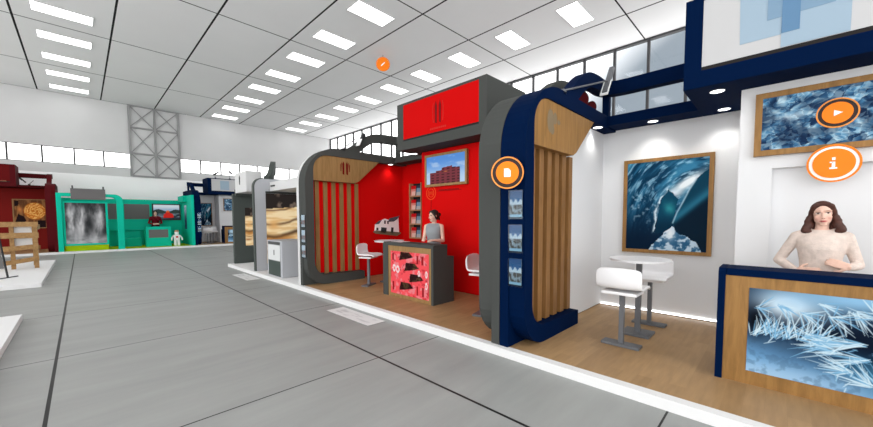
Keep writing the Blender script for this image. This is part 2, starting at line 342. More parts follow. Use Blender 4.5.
def logs(u, v):
    y = v+.05*np.sin(u*5+1)+.03*fbm(u*6, v*3, 2); k = fbm(u*3, v*34, 5)
    c = mixc(flat(u, (255, 230, 184)), (226, 182, 122), sstep(.42, .68, k)*.75)
    for yy, h, col in ((.62,.018,(110,84,60)),(.44,.03,(72,54,40)),(.3,.014,(150,104,60)),(.82,.012,(120,90,64))): c = mixc(c, col, np.exp(-((y-yy)/h)**2)*.9)
    c = mixc(c, (192, 124, 58), np.exp(-(((u-.15)/.3)**2+((y-.39)/.05)**2))*.9); c = mixc(c, (150, 88, 44), np.exp(-(((u-.1)/.14)**2+((y-.22)/.03)**2))*.85)
    c = mixc(c, (236, 178, 108), np.exp(-(((u-.12)/.09)**2+((y-.62)/.08)**2))*.8)
    t = v > .83-.1*(u-.5)*(-1)-.02; d = mixc(flat(u, (48, 42, 40)), (120, 104, 92), sstep(.5, .7, fbm(u*9, v*12, 8))); return np.where((v > .84+.06*u-.06)[..., None], d, c)
def pizza(u, v):
    c = mixc(flat(u, (150, 104, 62)), (104, 66, 40), sstep(.4, .6, fbm(u*20, v*4, 3)))
    for p in ([(.02,.97),(.16,.97),(.14,.8),(.02,.76)], [(.02,.2),(.12,.5),(.3,.4),(.36,.25),(.3,.2)], [(.7,.0),(.7,.26),(.97,.26),(.97,.0)]): c = np.where(pin(u, v, p)[..., None], np.array((34, 20, 22.)), c)
    r = np.hypot((u-.64)/.36, (v-.6)/.32); a = np.arctan2(v-.6, u-.64); s = .5+.5*np.sin(r*20+a*2+fbm(u*11, v*11, 4)*16)
    pc = mixc(flat(u, (204, 112, 34)), (248, 206, 120), s); pc = mixc(pc, (150, 72, 24), sstep(.86, 1, r)); c = np.where((r < 1)[..., None], pc, c)
    return mixc(c, (206, 130, 70), np.exp(-(((u-.18)/.08)**2+((v-.66)/.1)**2)))
def waterfall(u, v):
    k = fbm(u*6+3, v*3, 6); c = mixc(flat(u, (40, 42, 44)), (150, 150, 152), sstep(.35, .75, k))
    for cx, w, a in ((.14,.09,.9),(.42,.1,.8),(.84,.1,.7),(.3,.04,.5)): c = mixc(c, (226, 226, 228), np.exp(-((u-cx+(fbm(u*4, v*4, 8)-.5)*.2)/w)**2)*a*sstep(.05, .4, v)*sstep(1.05, .75, v)*(.4+.9*fbm(u*22, v*7, 10)))
    c = mixc(c, (30, 32, 34), np.exp(-(((u-.6)/.1)**2+((v-.45)/.2)**2))*.8); return mixc(c, (190, 192, 194), sstep(.32, .05, v)*.7*(.5+fbm(u*8, v*20, 12)))
def red_boat(u, v):
    c = mixc(flat(u, (150, 176, 204)), (214, 222, 230), sstep(.6, .9, v)); c = np.where((v < .62+.08*np.sin(u*9)+.1*(fbm(u*6, v, 3)-.5))[..., None], np.array((52, 66, 64.)), c); c = np.where((v < .4)[..., None], mixc(flat(u, (38, 48, 58)), (120, 134, 144), sstep(.4, .7, fbm(u*4, v*24, 6))), c)
    return np.where((pin(u, v, [(.36,.1),(.38,.34),(.46,.42),(.5,.62),(.58,.62),(.62,.44),(.74,.36),(.78,.12)]))[..., None], mixc(flat(u, (206, 40, 34)), (224, 120, 50), sstep(.4, .6, v)), c)
def red_pattern(u, v):
    c = flat(u, (250, 86, 94)); c = mixc(c, (240, 150, 156), sstep(.5, .62, fbm(u*11, v*9, 2))*.75); c = mixc(c, (176, 34, 44), sstep(.56, .66, fbm(u*16, v*13, 22))*.55)
    for y in (.9, .66, .42, .2):
        sh = .0 if y in (.9, .2) else (.14 if y == .66 else .26)
        d = pin(u+(fbm(u*20, v*20, 5)-.5)*.04, v, [(.24+sh,y-.1),(.28+sh,y+.1),(.5+sh,y+.1),(.62+sh,y),(.44+sh,y-.06)]); c = np.where(d[..., None], mixc(flat(u, (42, 14, 16)), (84, 62, 40), sstep(.5, .7, fbm(u*14, v*14, 7))), c)
    for x0, x1, y0, y1 in ((.05,.1,.78,.95),(.7,.75,.76,.94),(.83,.87,.75,.93),(.05,.1,.08,.28),(.7,.74,.06,.26),(.84,.88,.05,.25)): c = np.where(((u > x0) & (u < x1) & (v > y0) & (v < y1))[..., None], np.array((150, 22, 30.)), c)
    for cx, cy, rx, ry in ((.1,.6,.045,.09),(.2,.58,.05,.09),(.76,.55,.03,.07),(.94,.55,.03,.08),(.94,.3,.03,.08)):
        r = np.hypot((u-cx)/rx, (v-cy)/ry); c = mixc(c, (250, 236, 236), ((r < 1) & (r > .45))*.9)
    return c
def flyer_a(u, v):
    c = mixc(flat(u, (30, 128, 176)), (8, 70, 120), v); c = np.where((v < .62+.06*np.sin(u*16))[..., None], np.array((200, 208, 214.)), c)
    c = np.where((v < .48)[..., None], mixc(flat(u, (84, 74, 66)), (150, 160, 164), sstep(.42, .6, fbm(u*8, v*8, 4))), c); return np.where(((v < .1))[..., None], np.array((150, 186, 204.)), c)
def flyer_b(u, v):
    c = flat(u, (206, 204, 204)); c = np.where((v > .6)[..., None], np.array((226, 226, 228.)), c); return np.where(((v < .55) & (v > .2))[..., None], mixc(flat(u, (150, 150, 150)), (176, 120, 110), sstep(.4, .6, fbm(u*6, v*6, 3))), c)
def broch_pink(u, v):
    c = flat(u, (214, 132, 122)); c = np.where((v > .62)[..., None], np.array((196, 24, 30.)), c); return np.where(((v < .45) & (u > .25))[..., None], np.array((226, 190, 178.)), c)
def broch_blue(u, v):
    c = flat(u, (120, 150, 176)); c = np.where((v > .7)[..., None], np.array((52, 62, 84.)), c); return np.where(((v < .35))[..., None], np.array((178, 182, 186.)), c)
def matprint(u, v):
    c = flat(u, (222, 222, 222)); return mixc(c, (186, 186, 188), (sstep(.5, .62, fbm(u*5, v*12, 3))*((v > .2) & (v < .8) & (u > .1) & (u < .9)))*.7)
def poster_small(u, v):
    c = flat(u, (214, 216, 216)); c = np.where((v > .9)[..., None], np.array((84, 86, 86.)), c); c = np.where((v < .46)[..., None], np.array((72, 82, 78.)), c)
    return np.where(((abs(u-.5) < .05) & (abs(v-.68) < .08))[..., None], np.array((60, 60, 60.)), c)
def strip_pic(u, v): return mixc(mixc(flat(u, (20, 36, 62)), (214, 226, 238), sstep(.3, .9, v)), (90, 130, 160), sstep(.4, .6, fbm(u*3, v*9, 3))*.5)

def picture(name, F, parent, o, du, dv, w, h, fn, nx, ny, m='paint', base=None, **kw):
    """a printed sheet: o is its lower left corner, du/dv unit vectors along its width and height (booth axes)"""
    o = np.array(o, float); du = np.array(du, float); dv = np.array(dv, float)
    U, V = np.meshgrid(np.linspace(0, 1, nx), np.linspace(0, 1, ny)); c = np.clip(fn(U, V), 0, 255)/255
    c = np.where(c <= .04045, c/12.92, ((c+.055)/1.055)**2.4)
    P = o+U[..., None]*w*du+V[..., None]*h*dv
    b = ROOTB[parent.name] if parent is not None else Vector(base); P = P-np.array(b)
    n = nx*ny; nrm = np.cross(du, dv); back = [o, o+w*du, o+w*du+h*dv, o+h*dv]
    verts = P.reshape(-1, 3).tolist(); idx = np.arange(n).reshape(ny, nx)
    faces = np.stack([idx[:-1,:-1], idx[:-1,1:], idx[1:,1:], idx[1:,:-1]], -1).reshape(-1, 4).tolist()
    k = len(verts); verts += [(np.array(q)-np.array(b)-nrm*.006).tolist() for q in back]
    faces += [[k+3, k+2, k+1, k]]
    e = [idx[0, :], idx[:, -1], idx[-1, ::-1], idx[::-1, 0]]
    for i, ed in enumerate(e): faces.append([k+i, k+(i+1) % 4]+[int(q) for q in ed[::-1]])
    me = bpy.data.meshes.new(name); me.from_pydata(verts, [], faces); me.materials.append(M_[m])
    a = me.color_attributes.new('Col', 'FLOAT_COLOR', 'POINT'); ca = np.ones((len(verts), 4)); ca[:n, :3] = c.reshape(-1, 3); ca[n:, :3] = .1
    a.data.foreach_set('color', ca.ravel())
    ob = bpy.data.objects.new(name, me); COL.objects.link(ob)
    if parent is not None: ob.parent = parent
    else: ob.location = F.world(b); ob.rotation_euler = (0, 0, F.rot)
    ROOTB[ob.name] = b
    return setp(ob, **kw)

# ================================================================== the hall
def hobj(name, bm, m, **kw): return obj(name, bm, m, F=G, base=(0, 0, 0), **kw)
CZ, WY, WX = 8.45, 28.15, 15.43
hobj('floor', box(BM(), -14, WX+.2, -9, WY+.2, -.12, 0), M_['floor'], kind='structure')
hobj('ceiling', box(BM(), -14, WX+.2, -9, WY+.2, CZ, CZ+.12), M_['ceil'], kind='structure')
bm = BM(); box(bm, -14, WX, WY, WY+.2, 5.55, CZ); box(bm, -14, WX, WY, WY+.2, 4.14, 4.65)
box(bm, 2.23, 4.69, WY+.001, WY+.2, 4.65, 5.55)
far = hobj('wall_back', bm, M_['wallpaint'], kind='structure')
hobj('trim_1', box(BM(), -14, WX, WY-.02, WY+.2, 0, 4.14), M_['walllow'], kind='structure')
hobj('wall_right', box(BM(), WX, WX+.2, -9, WY, 0, 5.7), M_['wallpaint'], kind='structure')
hobj('trim_2', box(BM(), WX-.03, WX+.15, -9, WY, CZ-.07, CZ), M_['mull'], kind='structure')
wn = 0
def window(bmp, bmf, loc):
    global wn; wn += 1
    w = obj('window_%d' % wn, bmp, M_['glass'], F=G, base=loc, kind='structure')
    obj('window_frame', bmf, M_['mull'], parent=w)
xs = [-2.52-1.2*k for k in range(9)][::-1]+[-1.32, -.12, 1.07, 2.23]
for a, b in zip(xs, xs[1:]):
    bf = BM(); box(bf, a-.035, a+.035, WY-.01, WY+.1, 4.65, 5.55); box(bf, a+.035, b-.035, WY, WY+.1, 4.65, 4.68); box(bf, a+.035, b-.035, WY, WY+.1, 5.52, 5.55)
    window(box(BM(), a+.035, b-.035, WY+.07, WY+.08, 4.68, 5.52), bf, (a+.6, WY, 4.65))
xs = [4.69, 5.84, 7.04, 8.24, 9.44, 10.62, 11.84, 13.04, 14.24, 15.42]
for a, b in zip(xs, xs[1:]):
    bf = BM(); box(bf, a-.035, a+.035, WY-.01, WY+.1, 4.65, 5.55); box(bf, a+.035, b-.035, WY, WY+.1, 4.65, 4.68); box(bf, a+.035, b-.035, WY, WY+.1, 5.52, 5.55)
    window(box(BM(), a+.035, b-.035, WY+.07, WY+.08, 4.68, 5.52), bf, (a+.6, WY, 4.65))
ys = [28.1-1.215*k for k in range(31)]
for b, a in zip(ys, ys[1:]):
    bf = BM(); box(bf, WX-.02, WX+.1, b-.045, b+.045, 5.7, CZ-.07); box(bf, WX, WX+.1, a+.045, b-.045, 5.7, 5.76)
    window(box(BM(), WX+.05, WX+.06, a+.045, b-.045, 5.76, CZ-.07), bf, (WX, (a+b)/2, 5.7))
# truss column in front of the far wall
t = thing('lattice_truss', 'grey lattice truss with crossed bracing on the far wall between the window rows', 'truss', G, (3.46, WY-.1, 4.2))
zs = [4.22, 5.58, 7.13, 8.43]; xs = [2.25, 3.46, 4.67]
for x in xs: obj('upright', box(BM(), x-.05, x+.05, WY-.14, WY-.025, 4.2, CZ), M_['truss'], t)
for z in zs: obj('crossbar', box(BM(), 2.3, 4.62, WY-.12, WY-.04, z-.045, z+.045), M_['truss'], t)
for x0, x1 in zip(xs, xs[1:]):
    for z0, z1 in zip(zs, zs[1:]):
        b = BM(); sweep(b, [(x0+.05, WY-.075, z0+.05), (x1-.05, WY-.075, z1-.05)], .04, .05); sweep(b, [(x0+.05, WY-.1, z1-.05), (x1-.05, WY-.1, z0+.05)], .04, .05); obj('brace', b, M_['truss'], t)
# ceiling lamps
rows = {'left': -.15, 'middle': 7.07, 'right': 11.92}
rowtxt = {'left': 'in the row farthest left', 'middle': 'in the middle row', 'right': 'in the row beside the glass wall'}
nth = ['first', 'second', 'third', 'fourth', 'fifth', 'sixth', 'seventh', 'eighth', 'ninth', 'tenth', 'eleventh', 'twelfth', 'thirteenth', 'fourteenth']
yl = [5.15+2.413*k for k in range(10)][::-1]; proto = None
for r, x in rows.items():
    for i, y in enumerate(yl+[2.737, .324, -2.09, -4.5]):
        lab = 'white rectangular ceiling light %s, %s from the far wall' % (rowtxt[r], nth[i])
        if proto is None:
            proto = thing('ceiling_light', lab, 'ceiling light', G, (x, y, CZ), 'ceiling lights')
            b = BM(); 
            for q in ((-.73, .73, -.37, -.345), (-.73, .73, .345, .37), (-.73, -.705, -.345, .345), (.705, .73, -.345, .345)): box(b, x+q[0], x+q[1], y+q[2], y+q[3], CZ-.025, CZ)
            obj('frame', b, M_['white'], proto); obj('diffuser', box(BM(), x-.705, x+.705, y-.345, y+.345, CZ-.018, CZ-.001), M_['lamp'], proto)
        else:
            c = copy_tree(proto); c.location = (x, y, CZ); c['label'] = lab

# ================================================================== booths (local axes)
def mir(bm, W, right):
    if right:
        for v in bm.verts: v.co.x = W-v.co.x
    return bm
SY0, SY1, TOP = 0.0, 2.96, 3.28
def slab_outline():
    return [(SY0, .1)]+arc(.85, 2.43, .85, 180, 90, 14)+[(SY1, TOP), (SY1, .1)]
def frame_outline():
    o = arc(.50, .58, .48, 270, 180, 8)+arc(.85, 2.43, .85, 180, 90, 14)+[(SY1, TOP), (SY1, 3.09)]
    i = arc(.55, 2.74, .35, 90, 180, 8)+arc(.5, .62, .3, 180, 270, 8)+[(1.53, .30), (1.53, .1)]
    return o+i
def inner_z(y): return .32 if y >= .5 else .62-math.sqrt(max(0, .3**2-(.5-y)**2))
def side_wall(F, right, body, liner, header, slat, back, label, group=None, emblem=None, slats=True, sw=.055, sd=.225):
    W = F.W; t = thing('side_partition', label, 'booth wall', F, (W if right else 0, 1.5, .1), group)
    A = lambda n, b, m, **k: obj(n, mir(b, W, right), M_[m], t, **k)
    A('panel', prism(BM(), slab_outline(), 0, .004, .118), body)
    A('liner', prism(BM(), [(1.40, .11), (1.40, 3.2), (2.966, 3.2), (2.966, .11)], 0, .119, .127), liner)
    A('frame', prism(BM(), frame_outline(), 0, .118, .325), body)
    if slats:
        A('backing', prism(BM(), [(.22, .5), (.34, .36), (1.55, .3), (1.55, 2.5), (.22, 2.5)], 0, .128, .14), back)
        A('header', prism(BM(), [(.2, 2.5), (1.30, 2.5)]+[(1.40, 2.55)]+[(2.02, 3.085), (.55, 3.085)]+arc(.55, 2.74, .345, 90, 180, 6), 0, .128, .31), header)
        for k in range(6):
            y = .355+.213*k
            A('slat', prism(BM(), [(y-sw, inner_z(y-sw)+.002), (y+sw, inner_z(y+sw)+.002), (y+sw, 2.5), (y-sw, 2.5)], 0, .14, sd), slat)
    if emblem:
        b = BM(); y = 1.02
        for dy in (-.05, .05): prism(b, [(y+dy-.022, 2.70), (y+dy+.022, 2.68), (y+dy+.026, 2.94), (y+dy, 3.0), (y+dy-.026, 2.94)], 0, .31, .315)
        for s in (-1, 1): prism(b, [(y+s*.11, 2.76), (y+s*.125, 2.76), (y+s*.125, 2.92), (y+s*.09, 2.98)], 0, .31, .314)
        A('emblem', b, emblem)
    return t
def rail(F, right, m, label, x1, z=3.74, post=True):
    W = F.W; t = thing('overhead_rail', label, 'rail', F, (W-.22 if right else .22, 2.0, TOP))
    P = smooth_path([(.22, 1.05, 3.2), (.22, 1.30, 3.31), (.22, 1.60, 3.54), (.22, 1.86, 3.68), (.22, 2.2, 3.73), (.22, 2.5, 3.74), (.30, 2.66, z), (.5, 2.72, z), (.9, 2.72, z)], 5)+[Vector((x1, 2.72, z))]
    obj('tube', mir(sweep(BM(), P, .16, .21), W, right), M_[m], t)
    if post: obj('post', mir(box(BM(), .2, .3, 2.66, 2.76, 3.27, z-.02), W, right), M_[m], t)
    return t
def platform(F, floor, label, x0=0, x1=None, kind=None):
    x1 = F.W if x1 is None else x1
    t = thing('booth_platform', label, 'platform', F, ((x0+x1)/2, 1.5, 0))
    obj('base', box(BM(), x0, x1, -.07, 3.12, 0, .095), M_['brightw'], t)
    obj('edging', box(BM(), x0, x1, -.072, .03, .0, .1), M_['brightw'], t)
    if floor: obj('floor_covering', box(BM(), x0, x1, .03, 3.12, .095, .1), M_[floor], t)
    return t
def back_wall(F, wall, beam, label, x0=.12, x1=None, bx1=1.5, led=False, beam_y=2.53, beam_label=None, sk=1.995):
    x1 = F.W-.127 if x1 is None else x1
    t = thing('back_partition', label, 'booth wall', F, ((x0+x1)/2, 3, .1))
    obj('panel', box(BM(), x0, x1, SY1+.005, SY1+.1, .1, 3.27), M_[wall], t)
    c = obj('canopy_beam', box(BM(), .33, bx1, beam_y, SY1+.004, 3.12, 3.27), M_[beam], F=F, base=((.33+bx1)/2, 2.75, 3.12), label=beam_label or label.replace('back wall', 'canopy beam'), cat='canopy')
    obj('skirting', box(BM(), .15, sk, 2.94, SY1+.004, .1, .112), M_['skirt'], t)
    if led:
        obj('light_strip', box(BM(), .15, sk, 2.945, SY1+.004, .114, .128), M_['led'], t)
    return t
def cabin(F, wall, label, x0=2.005, niche=False):
    x1 = F.W-.34; t = thing('storage_cabin', label, 'booth cabin', F, ((x0+x1)/2, 2.4, .1))
    if niche:
        n0 = x0+.29; b = BM()
        box(b, x0, n0, 1.95, 2.95, .1, 3.118); box(b, n0, x1, 1.95, 2.95, 2.19, 3.118); obj('body', b, M_[wall], t); obj('recess_panel', box(BM(), n0, x1, 2.03, 2.95, .1, 2.19), M_[wall], t)
    else: obj('body', box(BM(), x0, x1, 1.95, 2.95, .1, 3.118), M_[wall], t, bevel=.03)
    return t
def sign_box(F, x0, x1, body, sign, label, zt=4.12, y0=1.5, bl=.2, br=.17):
    t = thing('sign_box', label, 'sign', F, ((x0+x1)/2, 2.2, 3.12))
    xb = F.W-.33
    b = BM(); box(b, x0, x1, y0+.03, 2.78, 3.14, zt); obj('case', b, M_[body], t)
    b = BM(); box(b, x0, xb, y0, 2.958, 3.12, 3.14); obj('soffit', b, M_[body], t)
    b = BM(); box(b, x0, x1, y0, y0+.03, zt-.045, zt); box(b, x0, x1, y0, y0+.03, 3.14, 3.305); box(b, x0, x0+bl, y0, y0+.03, 3.305, zt-.045); box(b, x1-br, x1, y0, y0+.03, 3.305, zt-.045); obj('border', b, M_[body], t)
    obj('shadow_gap', box(BM(), x0+bl, x1-br, y0+.004, y0+.03, 3.305, 3.345), M_['darkline'], t)
    p = obj('sign_panel', box(BM(), x0+bl, x1-br, y0+.005, y0+.03, 3.345, zt-.045), M_[sign], t)
    return t, p
def downlight(F, x, y, z, label, power=14, group='canopy downlights', col=(1, .97, .92)):
    t = thing('downlight', label, 'downlight', F, (x, y, z), group)
    obj('bezel', ring(BM(), (x, y, z-.006), (0, .001, 1), .066, .074, .006, 24), M_['white'], t)
    obj('lens', cyl(BM(), (x, y, z-.004), (x, y, z-.0005), .066, n=24), M_['dl'], t)
    if power:
        l = bpy.data.lights.new('downlight_spot', 'SPOT'); l.energy = power; l.spot_size = 2.0; l.spot_blend = .7; l.shadow_soft_size = .06; l.color = col
        o = bpy.data.objects.new('downlight_spot', l); COL.objects.link(o); o.parent = t; o.location = (0, 0, -.02)
    return t
def counter(F, x0, x1, body, wd, fn, label, nx=110, ny=90, m='paint', pxl=.17, pxr=.11, pz=(.93, .17), fl=.055):
    y0, y1, zt = .76, 1.30, 1.165
    t = thing('reception_counter', label, 'counter', F, ((x0+x1)/2, 1.0, .1)); fw = .055
    prof = lambda: [(y0, .1), (y0, zt-.03)]+[(y0+.03, zt), (y0+.36, zt), (y0+.36, .94), (y1, .94), (y1, .1)]
    obj('side_panel', prism(BM(), prof(), 0, x0, x0+fl), M_[body], t); obj('side_panel', prism(BM(), prof(), 0, x1-fw, x1), M_[body], t)
    obj('top', box(BM(), x0+fl, x1-fw, y0, y0+.36, zt-.065, zt), M_[body], t, bevel=.008)
    obj('work_shelf', box(BM(), x0+fl, x1-fw, y0+.36, y1, .90, .94), M_[body], t)
    obj('front_panel', box(BM(), x0+fl, x1-fw, y0+.012, y0+.04, .1, zt-.065), M_[wd], t)
    X0, X1, Z1, Z0 = x0+pxl+fl, x1-pxr-fw, *pz
    picture('picture', F, t, (X0, y0+.005, Z0), (1, 0, 0), (0, 0, 1), X1-X0, Z1-Z0, fn, nx, ny, m)
    return t
def framed(F, name, x0, x1, z0, z1, y, fn, nx, ny, label, cat, frame='oak', m='paint', fw=.06, d=.07, group=None):
    t = thing(name, label, cat, F, ((x0+x1)/2, y, z0), group)
    b = BM(); box(b, x0, x1, y-d, y, z0, z0+fw); box(b, x0, x1, y-d, y, z1-fw, z1); box(b, x0, x0+fw, y-d, y, z0+fw, z1-fw); box(b, x1-fw, x1, y-d, y, z0+fw, z1-fw)
    obj('frame', b, M_[frame], t)
    picture('picture', F, t, (x0+fw, y-d+.012, z0+fw), (1, 0, 0), (0, 0, 1), x1-x0-2*fw, z1-z0-2*fw, fn, nx, ny, m)
    return t
# --- furniture prototypes (own axes, seat faces -y)
def make_stool():
    t = thing('bar_stool', 'stool', 'bar stool', G, (0, 0, 0), 'white bar stools')
    prof = [(.20, .965), (.21, .87), (.205, .77), (.18, .715), (.10, .695), (-.05, .695), (-.16, .70), (-.21, .69), (-.235, .66)]
    n = len(prof); xs = [-.25, -.245, -.22, -.1, 0, .1, .22, .245, .25]; b = BM(); g = []
    for j, x in enumerate(xs):
        e = abs(x)/.25; r = []
        for i, (y, z) in enumerate(prof):
            cz = 0
            if i == 0: cz = -.05*max(0, (e-.85)/.15)
            r.append(b.verts.new((x*(1 if i < n-2 else .96), y-.03*e*e*(i < 4), z+cz+.012*e*e*(i > 3))))
        g.append(r)
    for j in range(len(xs)-1):
        for i in range(n-1): b.faces.new((g[j][i], g[j+1][i], g[j+1][i+1], g[j][i+1]))
    s = obj('seat_shell', b, M_['plastic'], t, smooth=True)
    md = s.modifiers.new('s', 'SOLIDIFY'); md.thickness = .028; md.offset = -1; md = s.modifiers.new('b', 'SUBSURF'); md.levels = 1; md.render_levels = 1
    obj('seat_plate', box(BM(), -.19, .19, -.15, .15, .635, .67), M_['plastic'], t, bevel=.006)
    obj('column', box(BM(), -.026, .026, -.026, .026, .03, .645), M_['steel'], t)
    obj('base_plate', box(BM(), -.21, .21, -.08, .08, 0, .032), M_['steel'], t, bevel=.005)
    return t
def make_table():
    t = thing('bar_table', 'table', 'bar table', G, (0, 0, 0), 'white bar tables')
    obj('tabletop', cyl(BM(), (0, 0, .975), (0, 0, 1.005), .345, .355, 48), M_['plastic'], t)
    obj('column', box(BM(), -.03, .03, -.03, .03, .03, .975), M_['steel'], t)
    obj('base_plate', box(BM(), -.17, .17, -.16, .16, 0, .034), M_['steel'], t, bevel=.005)
    return t
STOOL = make_stool(); TABLE = make_table(); used = set()
def put(proto, F, x, y, rz, label):
    o = proto if proto.name not in used else copy_tree(proto)
    used.add(proto.name); return place(o, F, (x, y, .1), rz, label)
def arm_spot(F, base, tip, head0, head1, label, body='black', face='glyph', w=.1, fdir=(0, -.4, -1)):
    t = thing('arm_spotlight', label, 'spotlight', F, base, 'arm spotlights')
    obj('bracket', box(BM(), base[0]-.04, base[0]+.04, base[1]-.04, base[1]+.04, base[2], base[2]+.06), M_[body], t)
    obj('arm', cyl(BM(), (base[0], base[1], base[2]+.05), tip, .012, n=8), M_['steel'], t)
    obj('lamp_head', sweep(BM(), [head0, head1], w, w*.8), M_[body], t, bevel=.01)
    h = Vector(head0)+(Vector(head1)-Vector(head0))*.3; d = Vector(fdir).normalized()*w*.5
    a = Vector(head0)+d; e = Vector(head0)+(Vector(head1)-Vector(head0))*.55+d
    obj('lens', sweep(BM(), [a, e], w*1.5, .02), M_[face], t)
    return t
def flyers(F, right, label_fmt, fns, zs, group):
    W = F.W
    for k, (z0, z1) in enumerate(zs):
        xa, xb = (.13, .315) if not right else (W-.315, W-.13)
        t = thing('flyer_holder', label_fmt % ('top', 'middle', 'bottom')[k], 'flyer holder', F, ((xa+xb)/2, -.01, z0), group)
        b = BM(); box(b, xa, xb, -.028, .004, z0, z0+.02); box(b, xa, xb, -.032, -.028, z0, z1); obj('holder', b, M_['acrylic'], t)
        picture('flyer', F, t, (xa+.012, -.02, z0+.022), (1, 0, 0), (0, 0, 1), xb-xa-.024, z1-z0-.03, fns, 24, 36)

# ---------------- blue booth
FB = Frame(3.5, 2.375, -PI/2)
platform(FB, 'floorw', 'white-edged platform with oak floor under the navy booth at right')
side_wall(FB, False, 'navy', 'whitew', 'oak', 'oakd', 'oakdark', 'navy rounded booth wall with oak header and vertical oak slats', emblem=None)
back_wall(FB, 'whitew', 'navy', 'white back wall under a navy canopy, behind the large ice cave picture', led=True, bx1=1.51, beam_label='navy canopy beam with downlights above the large ice cave picture')
cabin(FB, 'whitew', 'white booth cabin with a recessed front behind the woman in cream', niche=True)
tB, pB = sign_box(FB, 1.515, 4.6, 'navy', 'signw', 'navy framed white overhead sign with overlapping pale blue squares', bl=.165)
def sq(pts, d, m, n):
    # pts given in photo-plane (Y, z) at X=3.5, carried out to the sign face at X=5.0 seen from the camera spot
    k = 5.0/3.5; P = [(2.375-a*k, 1.65+(b-1.65)*k) for a, b in pts]
    obj(n, prism(BM(), P, 1, 1.505-d, 1.506), M_[m], pB)
sq([(.27,3.36),(.26,2.93),(-.05,2.93),(-.05,3.36)], .003, 'bluelogo', 'printed_square')
sq([(.04,3.36),(.04,2.84),(-.28,2.84),(-.28,3.36)], .005, 'bluelogo', 'printed_square')
sq([(.115,3.36),(.115,3.05),(-.05,3.05),(-.21,3.05),(-.21,3.36)], .007, 'bluelogo2', 'printed_square')
sq([(.04,3.36),(.04,2.935),(-.05,2.935),(-.05,3.36)], .009, 'bluelogo3', 'printed_square')
rail(FB, False, 'navy', 'navy tubular rail arching from the oak slat wall to the white sign', 1.515)
counter(FB, 1.975, 3.43, 'navy', 'oak', frost, 'navy edged oak reception counter with a blue frost crystal picture', 280, 190, 'screen', pz=(1.0, .23))
framed(FB, 'framed_picture', .49, 1.68, 1.07, 2.58, SY1, ice_cave, 180, 200, 'large oak framed picture of a blue ice cave on the white wall', 'picture', fw=.055)
framed(FB, 'framed_screen', 2.135, 3.37, 2.33, 3.02, 1.948, ice_crystals, 200, 120, 'oak framed screen showing blue ice chunks above the woman in cream', 'screen', m='screen', fw=.06, d=.06)
flyers(FB, False, '%s clear holder with a blue house flyer on the navy wall edge', flyer_a, [(1.63, 1.96), (1.24, 1.57), (.85, 1.18)], 'flyer holders on the navy booth')
put(TABLE, FB, 1.08, 1.62, 0, 'round white bar table between two white bar stools in the navy booth')
put(STOOL, FB, 1.06, 1.02, PI, 'white bar stool with its back to the aisle, nearest stool in the navy booth')
put(STOOL, FB, 1.08, 2.2, 0, 'white bar stool behind the round table under the ice cave picture')
downlight(FB, .235, 2.38, 3.088, 'downlight under the navy wall beam beside the oak header', 12)
downlight(FB, .93, 2.72, 3.118, 'downlight in the navy canopy above the ice cave picture', 22)
downlight(FB, 1.78, 2.72, 3.118, 'downlight in the navy canopy at the back wall left of the white cabin', 22)
downlight(FB, 1.80, 1.78, 3.118, 'downlight under the white sign in front of the cabin corner', 8)
b = BM(); 
for (dy, dz, r, s) in ((0, 0, .09, 1.6), (.12, .05, .05, 1.5), (.22, .02, .045, .7), (.05, -.1, .05, 1.2)): prism(b, [(.62+dy+r*math.cos(a*PI/8), 2.84+dz+r*s*math.sin(a*PI/8)) for a in range(16)], 0, .31, .3115+dy*.004)
obj('emblem', b, M_['emblem3'], [o for o in COL.objects if o.name == 'side_partition'][0])
arm_spot(FB, (.285, .98, TOP-.03), (.42, 2.2, 3.72), (.42, 2.12, 3.52), (.42, 2.42, 3.98), 'silver grey arm spotlight on the navy beam above the oak header', 'steel', 'glyph', .075, (-.2, -.6, -1))
for i, (y, x, z, lb) in enumerate(((2.0, .1, 3.46, 'round maroon lamp housing on the navy beam, left of a pair'), (2.36, .1, 3.42, 'round maroon lamp housing on the navy beam, nearer the canopy corner'))):
    t = thing('lamp_housing', lb, 'lamp', FB, (x, y, TOP), 'maroon lamp housings')
    obj('drum', cyl(BM(), (x-.04, y, z), (x+.08, y-.05, z), .105 if i == 0 else .085, n=24), M_['maroon'], t, bevel=.01)
    obj('stem', box(BM(), x, x+.04, y-.03, y+.03, TOP, z), M_['steel'], t)

# ---------------- red booth
FR = Frame(3.5, 7.84, -PI/2)
platform(FR, 'floorw', 'white-edged platform with oak floor under the red booth')
side_wall(FR, False, 'grey', 'red', 'oakr', 'oakr', 'red', 'charcoal rounded booth wall with wooden slats on red, left side of the red booth', emblem='emblem', sw=.05, sd=.168)
side_wall(FR, True, 'grey', 'red', 'oakr', 'oakr', 'red', 'charcoal booth wall end beside the navy wall, right side of the red booth')
back_wall(FR, 'red', 'grey', 'red back wall under a charcoal canopy, behind the brochure rack', bx1=1.715, beam_label='charcoal canopy beam above the brochure rack in the red booth')
cabin(FR, 'red', 'red booth cabin carrying the framed brick building picture')
tR, pR = sign_box(FR, 1.715, 4.15, 'grey', 'redsign', 'charcoal overhead box with a red sign panel and dark emblem')
b = BM(); k = 5/3.5; ex, ez = 7.84-3.41*k, 1.65+(3.12-1.65)*k
for dx in (-.055, .055): prism(b, [(ex+dx-.022, ez-.22), (ex+dx+.02, ez-.24), (ex+dx+.03, ez+.1), (ex+dx, ez+.2), (ex+dx-.03, ez+.1)], 1, 1.5, 1.506)
obj('emblem', b, M_['emblem'], pR)
b = BM()
